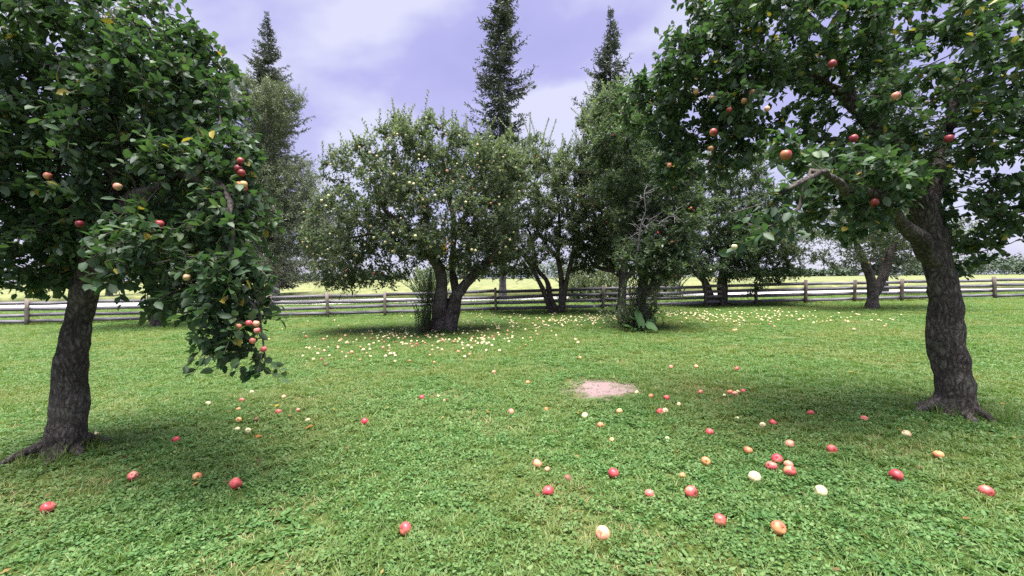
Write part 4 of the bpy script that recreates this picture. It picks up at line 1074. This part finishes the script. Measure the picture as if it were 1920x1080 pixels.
bb = ground_px(1203, 622)
bur = empty('burdock_plant', bb)
tag(bur, 'burdock plant with big broad green leaves at the foot of the shaggy tree', 'plant')
for (px, py, dy, sx, sy, rx, ry, rz) in [(1201, 611, -.2, .32, .56, 1.2, .1, .25), (1212, 607, -.3, .30, .40, -.30, .3, -2.7), (1182, 614, -.05, .24, .30, .5, -.2, 1.9), (1196, 604, .0, .22, .34, .8, .0, 1.2), (1216, 606, .05, .22, .32, .7, .1, -1.0), (1190, 618, -.15, .20, .26, .3, .1, 2.6)]:
    pos_ = at(px, py, bb.y + dy)
    o = bpy.data.objects.new('leaf', burdock_leaf(sx, sy, px)); COL.objects.link(o); o.parent = bur
    o.location = pos_ - bb; o.rotation_euler = (rx, ry, rz)
    st_me = tubes_mesh('leaf_stalk', [(np.array([[bb.x, bb.y, bb.z - .02], list((pos_ + bb) / 2 + Vector((0, 0, .03))), list(pos_)]), np.array([.014, .012, .008]), 5)])
    st_me.materials.append(M['burdock'])
    link_mesh('leaf_stalk', st_me, None, bur)

# ------------------------------------------------------------------ windfall apples in view, one by one
WIND = [  # px, py, radius, kind, label
 (1150, 893, .044, 'red', 'large rosy red windfall apple with pale cheek, alone near the bottom centre right'),
 (1008, 875, .040, 'red', 'round red windfall apple with a small pink one at its right, low centre'),
 (1027, 883, .024, 'pink', 'small pink windfall apple just right of a round red one, low centre'),
 (1028, 928, .042, 'red', 'red windfall apple lowest in the centre of the lawn'),
 (1296, 930, .044, 'red', 'red windfall apple lying lowest in the right half of the lawn'),
 (1217, 932, .036, 'pink', 'pink windfall apple left of the lowest red apple'),
 (1415, 901, .041, 'pale', 'large pale yellow windfall apple at lower right below the red pair'),
 (1480, 890, .044, 'red', 'red windfall apple at the right edge beneath a pink one'),
 (1478, 876, .036, 'pink', 'pink windfall apple at the right edge touching a larger red one'),
 (1447, 880, .041, 'pink', 'pale pink oval windfall apple just left below the dark red one'),
 (1457, 866, .043, 'red', 'deep red windfall apple above the pale pink oval one at lower right'),
 (1481, 837, .040, 'pink', 'rosy windfall apple alone at the right edge'),
 (1403, 849, .037, 'orange', 'flat orange windfall apple by itself at lower right'),
 (1323, 869, .037, 'orange', 'dull orange windfall apple in the grass left of the flat orange one'),
 (1280, 895, .024, 'orange', 'small orange windfall apple right of the large rosy red one'),
 (1331, 815, .039, 'red', 'bright red windfall apple alone in the right middle grass'),
 (1449, 796, .038, 'red', 'bright red windfall apple with a pale one at its left, right side'),
 (1430, 800, .033, 'pale', 'pale windfall apple just left of a bright red one, right side'),
 (1382, 786, .022, 'pale', 'small pale windfall apple half hidden in grass at right'),
 (1251, 824, .020, 'pale', 'tiny pale windfall apple below the red and yellow pair'),
 (1147, 827, .024, 'orange', 'small orange windfall apple in the grass above the large rosy one'),
 (1237, 775, .039, 'red', 'red windfall apple touching a yellow one, right of centre'),
 (1247, 773, .036, 'pale', 'yellow windfall apple touching a red one, right of centre'),
 (1161, 774, .036, 'orange', 'peach coloured windfall apple below the bare patch'),
 (1126, 801, .036, 'orange', 'orange windfall apple below and left of the peach coloured one'),
 (1097, 782, .036, 'pale', 'pale yellow windfall apple with dark withered leaf at its left'),
 (1273, 760, .028, 'pale', 'pale yellow windfall apple right of the red one near the bare patch'),
 (1250, 749, .038, 'red', 'red windfall apple second to the right of the bare patch'),
 (1221, 745, .035, 'orange', 'orange red windfall apple close right of the bare patch'),
 (1194, 738, .030, 'pale', 'pale peach windfall apple at the right rim of the bare patch'),
 (1313, 738, .036, 'pink', 'pinkish windfall apple alone between the bare patch and the right group'),
 (1369, 739, .040, 'orange', 'orange windfall apple, left one of a touching pair at right'),
 (1378, 741, .036, 'pink', 'pink windfall apple, right one of a touching pair at right'),
 (1384, 736, .024, 'pale', 'small yellow windfall apple between the touching pair and a red one'),
 (1393, 736, .036, 'red', 'red windfall apple at the right end of the small group'),
 (1358, 743, .024, 'pale', 'small pale windfall apple left of the touching pair'),
 (1258, 690, .036, 'pink', 'pink windfall apple, leftmost of three in the far right lawn'),
 (1305, 689, .038, 'orange', 'orange windfall apple, middle of three in the far right lawn'),
 (1382, 693, .038, 'pink', 'pink windfall apple, rightmost of three in the far right lawn'),
 (1087, 672, .036, 'orange', 'orange windfall apple alone above the bare patch'),
 (990, 719, .034, 'orange', 'orange windfall apple alone left of the bare patch'),
 (926, 699, .034, 'pink', 'dull pink windfall apple in the open lawn left of centre'),
 (814, 680, .030, 'orange', 'dull orange windfall apple on the open side of the pale scatter'),
 (791, 748, .038, 'red', 'red windfall apple alone in the middle left lawn'),
 (822, 744, .022, 'pale', 'small pale windfall apple right of the lone red one'),
 (834, 752, .022, 'pink', 'tiny pink windfall apple farther right of the lone red one'),
 (958, 775, .036, 'pink', 'pink and cream windfall apple near the centre of the lawn'),
 (1024, 769, .026, 'orange', 'small orange windfall apple right of the pink and cream one'),
 (684, 795, .042, 'red', 'half red half cream windfall apple alone at lower left'),
 (522, 775, .034, 'red', 'red windfall apple among leaves at the left'),
 (559, 771, .028, 'pink', 'pink windfall apple right of the red one at the left'),
 (532, 746, .030, 'pink', 'faded pink windfall apple below the hanging bough'),
 (447, 790, .034, 'orange', 'orange red windfall apple at the left edge above two pale ones'),
 (445, 807, .028, 'pale', 'pale windfall apple at the left edge, left of a pair'),
 (465, 810, .032, 'pale', 'pale windfall apple at the left edge, right of a pair'),
 (453, 752, .030, 'pink', 'pink windfall apple at the left under the hanging bough'),
 (472, 737, .030, 'pale', 'pale windfall apple straight below the tip of the hanging bough'),
 (577, 790, .026, 'pale', 'small pale windfall apple above the orange fallen leaf'),
 (442, 914, .048, 'red', 'big red windfall apple at the lower left edge'),
 (447, 769, .026, 'orange', 'small dull orange windfall apple at the left edge'),
 (480, 789, .028, 'brown', 'brown rotting windfall apple at the left'),
 (1065, 901, .030, 'brown', 'rotting brown windfall apple between the two low red ones'),
 (1079, 637, .036, 'pale', 'cream windfall apple, upper of a pair on the open lawn right of centre'),
 (1084, 643, .038, 'pale', 'cream windfall apple, lower of a pair on the open lawn right of centre'),
 (1376, 620, .040, 'orange', 'orange windfall apple next to a cream one below the vee trunk'),
 (1380, 619, .036, 'pale', 'cream windfall apple next to an orange one below the vee trunk'),
]
NEAR_XY = []
def drop_apple(x, y, r, kind, small=False, label=None, group=None):
    me = AM_S[kind] if small else AM[kind][rnd.randrange(3)]
    o = bpy.data.objects.new('windfall_apple', me); COL.objects.link(o)
    s = r / .04
    o.scale = (s * rnd.uniform(.9, 1.08), s * rnd.uniform(.92, 1.08), s * rnd.uniform(.82, 1.0))
    o.location = (x, y, gz(x, y) + r * (.85 if small else .62) + .006)
    o.rotation_euler = (rnd.uniform(-1.5, 1.5), rnd.uniform(-1.3, 1.3), rnd.uniform(0, 6.28))
    tag(o, label, 'apple', group)
    if not small:
        q = bpy.data.objects.new('stem', STEM); COL.objects.link(q); q.parent = o
    NEAR_XY.append((x, y, r))
    return o
for (px, py, r, kind, lab) in WIND:
    q = ground_px(px, py + 2)
    drop_apple(q.x, q.y, r, kind, label=lab, group='windfall apples on the near lawn')
# ground under the near trees, beyond the edges of the photograph
for (px, py, r, kind, lab) in [(330, 830, .036, 'red', 'red windfall apple nearest the trunk of the left tree'), (250, 900, .040, 'pink', 'pink windfall apple in front of the left trunk'), (180, 820, .034, 'pale', 'pale windfall apple beside the left trunk'),
                               (370, 900, .036, 'orange', 'orange windfall apple left of the big red one'), (90, 960, .040, 'red', 'red windfall apple at the far lower left'), (390, 760, .030, 'pale', 'small pale windfall apple far left behind the bough'),
                               (1560, 850, .040, 'red', 'red windfall apple left of the right trunk'), (1620, 790, .036, 'pink', 'pink windfall apple farther back left of the right trunk'), (1680, 900, .042, 'red', 'red windfall apple in front of the right trunk'), (1540, 930, .040, 'pale', 'pale windfall apple at the lower right'),
                               (1760, 860, .038, 'orange', 'orange windfall apple close before the right trunk'), (1850, 930, .042, 'red', 'red windfall apple at the far lower right corner'), (1520, 780, .036, 'red', 'red windfall apple just beyond the right group'), (1700, 820, .036, 'pale', 'pale windfall apple by the foot of the right trunk'),
                               (1350, 985, .042, 'red', 'red windfall apple at the very bottom, right half'), (1130, 1010, .042, 'pink', 'pink windfall apple at the very bottom near the centre'), (760, 1000, .040, 'red', 'red windfall apple at the very bottom, left half'), (1460, 1000, .042, 'orange', 'orange windfall apple at the very bottom right')]:
    q = ground_px(px, py)
    drop_apple(q.x, q.y, r, kind, label=lab, group='windfall apples on the near lawn')

# pale scatter under the orchard trees
rng = np.random.default_rng(123)
def scatter(n_, cx_, cy_, sx_, sy_, line=False):
    return [(rng.normal(cx_, sx_), rng.normal(cy_, sy_)) for _ in range(n_)]
PX_SC = []
PX_SC += [(p_, 'front') for p_ in scatter(85, 790, 642, 95, 17)] + [(p_, 'front') for p_ in scatter(52, 625, 652, 70, 17)] + [(p_, 'front') for p_ in scatter(70, 900, 632, 55, 12)] + [(p_, 'front') for p_ in scatter(34, 740, 630, 40, 7)]
PX_SC += [(p_, 'middle') for p_ in scatter(95, 960, 603, 60, 11)] + [(p_, 'middle') for p_ in scatter(55, 1065, 604, 35, 6)]
PX_SC += [(p_, 'straight') for p_ in scatter(45, 1120, 598, 28, 5)]
PX_SC += [(p_, 'vee') for p_ in scatter(62, 1275, 591, 38, 4)] + [(p_, 'vee') for p_ in scatter(80, 1380, 594, 60, 8)] + [(p_, 'vee') for p_ in scatter(25, 1450, 597, 30, 6)]
PX_SC += [(p_, 'vee') for p_ in scatter(40, 1560, 600, 60, 8)]
GL = {'front': ('small cream windfall apple in the scatter just before the forked double trunk', 'cream windfalls before the forked trunk'),
      'front_left': ('small cream windfall apple in the scatter left of the forked double trunk', 'cream windfalls left of the forked trunk'),
      'front_right': ('small cream windfall apple in the scatter right of the forked double trunk', 'cream windfalls right of the forked trunk'),
      'middle': ('small cream windfall apple in the scatter under the tree with a fan of stems', 'cream windfalls under the fan of stems'),
      'straight': ('small cream windfall apple lying left of the straight dark trunk', 'cream windfalls by the straight trunk'),
      'vee': ('small cream windfall apple in the scatter before the vee trunked tree', 'cream windfalls before the vee trunk')}
pts = []
for (px, py), key in PX_SC:
    if py < 583 - (px - 900) * .02 or py > 715: continue
    q = ground_px(px, py)
    if q.y > 18.4: continue
    if key == 'front': key += '_left' if px < 730 else '_right' if px > 870 else ''
    pts.append((q.y, q.x, key))
pts.sort()
rest = []
for i, (y, x, key) in enumerate(pts):
    r = rng.uniform(.025, .040)
    if i < 215:
        kd = ('pale', 'pale', 'pale', 'pale', 'brown', 'pink')[rng.integers(6)]
        wd = {'pale': 'cream', 'brown': 'browned', 'pink': 'pinkish'}[kd]
        drop_apple(x, y, r, kd, small=True, label=GL[key][0].replace('cream', wd), group=GL[key][1].replace('cream', wd))
    else:
        rest.append((x, y, r))
# the far remainder of the scatter as one mass
base_me = apple_mesh('apple_far', 0.04, M['apple_pale'], seg=5, seed=2)
bv = np.array([v.co[:] for v in base_me.vertices]) / .04
quads = np.array([list(p_.vertices) for p_ in base_me.polygons if len(p_.vertices) == 4]); tris = np.array([list(p_.vertices) for p_ in base_me.polygons if len(p_.vertices) == 3])
VV = []
for (x, y, r) in rest:
    VV.append(bv * r + np.array([x, y, gz(x, y) + r * .9 + .02]))
k = len(VV); nb = len(bv)
me = np_mesh('windfall_scatter', np.concatenate(VV), [(quads[None] + (np.arange(k) * nb)[:, None, None]).reshape(-1, 4), (tris[None] + (np.arange(k) * nb)[:, None, None]).reshape(-1, 3)], smooth=True)
me.materials.append(solid_noise_mat('windfall_skin', [(0.3, (0.46, 0.42, 0.21)), (0.55, (0.57, 0.50, 0.28)), (0.75, (0.36, 0.20, 0.11))], scale=(9, 9, 9), rough=.5))
o = bpy.data.objects.new('windfall_scatter', me); COL.objects.link(o)
tag(o, 'dense far scatter of tiny cream windfall apples near the fence', 'apples', kind='stuff')

# fallen leaves
for (px, py, L_, kind, lab) in [(580, 808, .10, 'fallen_leaf', 'orange fallen leaf lying flat at the lower left'), (628, 774, .07, 'yellow_leaf', 'small yellow fallen leaf in the left lawn'), (520, 767, .07, 'yellow_leaf', 'yellow fallen leaf just above the red apple at the left'),
                                (486, 826, .08, 'fallen_leaf', 'brown orange fallen leaf near the left edge'), (915, 779, .07, 'fallen_leaf', 'brown orange fallen leaf left of the pink and cream apple'), (1085, 781, .08, 'fallen_leaf', 'withered brown leaf beside the pale yellow apple'),
                                (545, 786, .07, 'fallen_leaf', 'brown fallen leaf under the pink apple at the left')]:
    q = ground_px(px, py)
    a = rnd.uniform(0, 6.28)
    tv, tf = LEAFN
    V = tv * np.array([L_ * .62, L_, L_ * .62]); V[:, 1] -= L_ * .5
    me = np_mesh('fallen_leaf', V, tf, np.full(len(V), rnd.random())); me.materials.append(M[kind])
    o = bpy.data.objects.new('fallen_leaf', me); COL.objects.link(o)
    o.location = (q.x, q.y, q.z + .045); o.rotation_euler = (rnd.uniform(-.2, .4), rnd.uniform(-.3, .3), a)
    tag(o, lab, 'leaf', 'fallen leaves on the lawn')

# fine litter of dead leaves lying in the grass
rl = np.random.default_rng(311)
k = 900
ft = list(FOOT.values())
cc = np.array([[f.x, f.y] for f in ft])[rl.integers(0, len(ft), k)]
xy = np.where(rl.random((k, 1)) < .6, cc + rl.normal(0, 1.5, (k, 2)), np.stack([rl.uniform(-9, 9, k), rl.uniform(2, 14, k)], -1))
xy = xy[(xy[:, 1] > 1.5) & (xy[:, 1] < 18.3)]
k = len(xy)
P = np.stack([xy[:, 0], xy[:, 1], gz_np(xy[:, 0], xy[:, 1]) + rl.uniform(.02, .045, k)], -1)
o = link_mesh('leaf_litter', leaves_mesh('leaf_litter', P, rl.normal(0, 1, (k, 3)) * [1, 1, .25], rl.normal(0, .35, (k, 3)) + [0, 0, 1], rl.uniform(.03, .075, k), rl.uniform(.015, .04, k), rl.random(k)), M['litter'])
tag(o, 'thin litter of brown and yellowed leaves lying in the lawn', 'leaf litter', kind='stuff')

# ------------------------------------------------------------------ grass (geometry nodes over a cloud of points)
kinds = bpy.data.collections.new('grass_kinds')
def tuft(name, seed, blades, h, w, spread, mat, lean=.5):
    rg = np.random.default_rng(seed)
    V, F, T = [], [], []
    for k in range(blades):
        a = rg.uniform(0, 6.283); rr = spread * math.sqrt(rg.random())
        bx_, by_ = rr * math.cos(a), rr * math.sin(a)
        az = a + rg.normal(0, .9); d = np.array([math.cos(az), math.sin(az), 0]); s = np.array([-d[1], d[0], 0])
        hh = h * rg.uniform(.5, 1.15); ww = w * rg.uniform(.7, 1.2); le = lean * rg.uniform(.3, 1.5)
        b0 = np.array([bx_, by_, -.004]); i = len(V)
        m1 = b0 + np.array([0, 0, hh * .55]) + d * le * hh * .35; tp = b0 + np.array([0, 0, hh * .9]) + d * le * hh
        V += [b0 - s * ww * .4, b0 + s * ww * .4, m1 - s * ww * .5, m1 + s * ww * .5, tp]
        F += [(i, i + 1, i + 3), (i, i + 3, i + 2), (i + 2, i + 3, i + 4)]
        T += [rg.random()] * 5
    me = np_mesh(name, np.array(V), [np.array(F)], T); me.materials.append(mat)
    o = bpy.data.objects.new(name, me); kinds.objects.link(o)
def rosette(name, seed, leaves, h, L_, W_, spread, mat):
    rg = np.random.default_rng(seed)
    a = rg.uniform(0, 6.283, leaves); rr = spread * np.sqrt(rg.random(leaves))
    P = np.stack([rr * np.cos(a), rr * np.sin(a), h * rg.uniform(.25, 1, leaves)], -1)
    az = a + rg.normal(0, .8, leaves)
    D = np.stack([np.cos(az), np.sin(az), rg.normal(.15, .35, leaves)], -1)
    N = rg.normal(0, .62, (leaves, 3)) + [0, 0, 1]
    sc_ = rg.uniform(.45, 1.35, leaves)
    me = leaves_mesh(name, P, D, N, L_ * sc_, W_ * sc_ * rg.uniform(.6, 1.05, leaves), rg.random(leaves), template=LEAF6)
    me.materials.append(mat)
    o = bpy.data.objects.new(name, me); kinds.objects.link(o)
LEAF6 = (np.array([[0, 0, 0], [-.42, .3, .1], [-.42, .72, .08], [0, 1, -.05], [.42, .72, .08], [.42, .3, .1], [0, .5, 0]], float), [np.array([[0, 6, 1], [1, 6, 2], [2, 6, 3], [3, 6, 4], [4, 6, 5], [5, 6, 0]])])
for s in range(4): tuft('a_grass_tuft_%d' % s, 200 + s, 26, .055, .0052, .055, M['grass'], lean=.95)
for s in range(3): rosette('b_clover_%d' % s, 220 + s, 22, .034, .020, .020, .055, M['clover'])
for s in range(2): rosette('c_plantain_%d' % s, 240 + s, 9, .022, .055, .026, .022, M['clover'])
tuft('d_straw_tuft', 260, 9, .04, .003, .05, M['straw'], lean=1.6)
tuft('e_tall_tuft', 261, 16, .26, .007, .07, M['grass'], lean=.5)
NK = 11
rng = np.random.default_rng(9)
pts, idx, scl = [], [], []
def band(y0, y1, dens, sc):
    A_ = (y1 - y0) * 2 * (1.45 * (y0 + y1) / 2 + 1.6)
    n_ = int(A_ * dens * 1.15)
    y = rng.uniform(y0, y1, n_); x = rng.uniform(-1, 1, n_) * (1.45 * y1 + 1.6)
    ok = np.abs(x) < 1.45 * y + 1.6
    x, y = x[ok], y[ok]
    pts.append(np.stack([x, y], -1)); scl.append(sc * rng.uniform(.75, 1.3, len(x)))
    near_w = np.clip((9 - y) / 6, 0, 1)
    u = rng.random(len(x))
    clov = np.array([mnoise.noise(Vector((a * .6, b_ * .6, 4.2))) for a, b_ in zip(x, y)])
    pc = .16 + .28 * near_w + .5 * clov
    k = np.where(u < pc, 4 + rng.integers(0, 3, len(x)), rng.integers(0, 4, len(x)))
    k = np.where((u > .965 - .04 * near_w), 7 + rng.integers(0, 2, len(x)), k)
    k = np.where((u > .90) & (u <= .92), 9, k)
    dead = np.array([mnoise.noise(Vector((a * 1.1, b_ * 1.1, 9.4))) for a, b_ in zip(x, y)])
    k = np.where((dead > .30) & (rng.random(len(x)) < .35), 9, k)
    weed = np.array([mnoise.noise(Vector((a * 1.6, b_ * 1.6, 17.4))) for a, b_ in zip(x, y)])
    k = np.where((weed > .34) & (rng.random(len(x)) < .30), 7 + rng.integers(0, 2, len(x)), k)
    idx.append(k)
band(-1.5, 1.4, 120, 1.2)
band(1.4, 4.2, 560, 1.0)
band(4.2, 7.5, 380, 1.15)
band(7.5, 12, 190, 1.45)
band(12, 20.2, 95, 1.9)
band(20.2, 29.2, 42, 2.6)
XY = np.concatenate(pts); K = np.concatenate(idx); S = np.concatenate(scl)
# worn bare patch, feet of trees, apples
d = np.hypot((XY[:, 0] - BARE.x), (XY[:, 1] - BARE.y) * .95)
dn = np.array([mnoise.noise(Vector((a * 2.6, b_ * 2.6, 1.7))) + .6 * mnoise.noise(Vector((a * 7, b_ * 7, 5.1))) if q < 1.4 else 0.0 for a, b_, q in zip(XY[:, 0], XY[:, 1], d)])
d = d + dn * .22
prob = np.clip((d - .20) / .40, 0, 1) ** 1.3
keep = rng.random(len(XY)) < np.maximum(prob, .30)
S = S * np.clip(.35 + (d - .2) * 1.3, .35, 1)
K = np.where((d < .62) & (rng.random(len(XY)) < .5), 9, K)
for nm in FOOT.values():
    keep &= np.hypot(XY[:, 0] - nm.x, XY[:, 1] - nm.y) > .16
for (x, y, r) in NEAR_XY:
    if y < 9: keep &= np.hypot(XY[:, 0] - x, XY[:, 1] - y + .03) > r * .7
XY, K, S = XY[keep], K[keep], S[keep]
# taller rank grass along the fence line and on the verge
nv = 2600
t = rng.uniform(-7, 14, nv); yo = np.abs(rng.normal(0, .5, nv)) + .15
vx = fa.x + dv.x * t; vy = fa.y + dv.y * t + yo
mask = np.array([mnoise.noise(Vector((a * .35, 2.2, 0))) for a in vx]) > -.12
vx, vy = vx[mask], vy[mask]
nv2 = 2200
wx = rng.uniform(-42, 42, nv2); wy = 28.6 + rng.normal(0, .45, nv2)
XY = np.concatenate([XY, np.stack([vx, vy], -1), np.stack([wx, wy], -1)])
K = np.concatenate([K, np.where(rng.random(len(vx)) < .8, 10, 9), np.full(nv2, 10)])
S = np.concatenate([S, rng.uniform(.5, 1.3, len(vx)), rng.uniform(.35, .8, nv2)])
for f in FOOT.values():
    q = 46; an = rng.uniform(0, 6.283, q); rr = rng.uniform(.16, .42, q)
    XY = np.concatenate([XY, np.stack([f.x + rr * np.cos(an), f.y + rr * np.sin(an)], -1)]); K = np.concatenate([K, np.full(q, 10)]); S = np.concatenate([S, rng.uniform(.3, .75, q)])
n_ = len(XY)
P3 = np.stack([XY[:, 0], XY[:, 1], gz_np(XY[:, 0], XY[:, 1])], -1)
gme = bpy.data.meshes.new('grass')
gme.vertices.add(n_); gme.vertices.foreach_set('co', P3.astype(np.float32).ravel())
a = gme.attributes.new('pick', 'INT', 'POINT'); a.data.foreach_set('value', K.astype(np.int32))
S3 = np.stack([S, S, np.where(K == 10, S, np.minimum(S, 0.55 + 0.30 * S))], -1) * np.where(K == 10, 1.0, 0.92)[:, None]
a = gme.attributes.new('size', 'FLOAT_VECTOR', 'POINT'); a.data.foreach_set('vector', S3.astype(np.float32).ravel())
rot = np.stack([rng.normal(0, .10, n_), rng.normal(0, .10, n_), rng.uniform(0, 6.283, n_)], -1)
a = gme.attributes.new('turn', 'FLOAT_VECTOR', 'POINT'); a.data.foreach_set('vector', rot.astype(np.float32).ravel())
grass = bpy.data.objects.new('grass', gme); COL.objects.link(grass)
tag(grass, 'short green grass and clover covering the lawn', 'grass', kind='stuff')
gt = bpy.data.node_groups.new('grass_scatter', 'GeometryNodeTree')
gt.interface.new_socket('Geometry', in_out='INPUT', socket_type='NodeSocketGeometry')
gt.interface.new_socket('Geometry', in_out='OUTPUT', socket_type='NodeSocketGeometry')
gi, go = gt.nodes.new('NodeGroupInput'), gt.nodes.new('NodeGroupOutput')
ci = gt.nodes.new('GeometryNodeCollectionInfo'); ci.inputs['Collection'].default_value = kinds
ci.inputs['Separate Children'].default_value = True; ci.inputs['Reset Children'].default_value = True
iop = gt.nodes.new('GeometryNodeInstanceOnPoints'); iop.inputs['Pick Instance'].default_value = True
def named(nm, typ):
    q = gt.nodes.new('GeometryNodeInputNamedAttribute'); q.data_type = typ; q.inputs['Name'].default_value = nm
    return q.outputs['Attribute']
gt.links.new(gi.outputs[0], iop.inputs['Points']); gt.links.new(ci.outputs[0], iop.inputs['Instance'])
gt.links.new(named('pick', 'INT'), iop.inputs['Instance Index'])
e2r = gt.nodes.new('FunctionNodeEulerToRotation')
gt.links.new(named('turn', 'FLOAT_VECTOR'), e2r.inputs[0]); gt.links.new(e2r.outputs[0], iop.inputs['Rotation'])
gt.links.new(named('size', 'FLOAT_VECTOR'), iop.inputs['Scale'])
gt.links.new(iop.outputs[0], go.inputs[0])
md = grass.modifiers.new('scatter', 'NODES'); md.node_group = gt
print('grass points', n_, 'tris', sum(len(o.data.loop_triangles) or sum(len(p_.vertices) - 2 for p_ in o.data.polygons) for o in scene.objects if o.type == 'MESH' and o.data.users == 1))
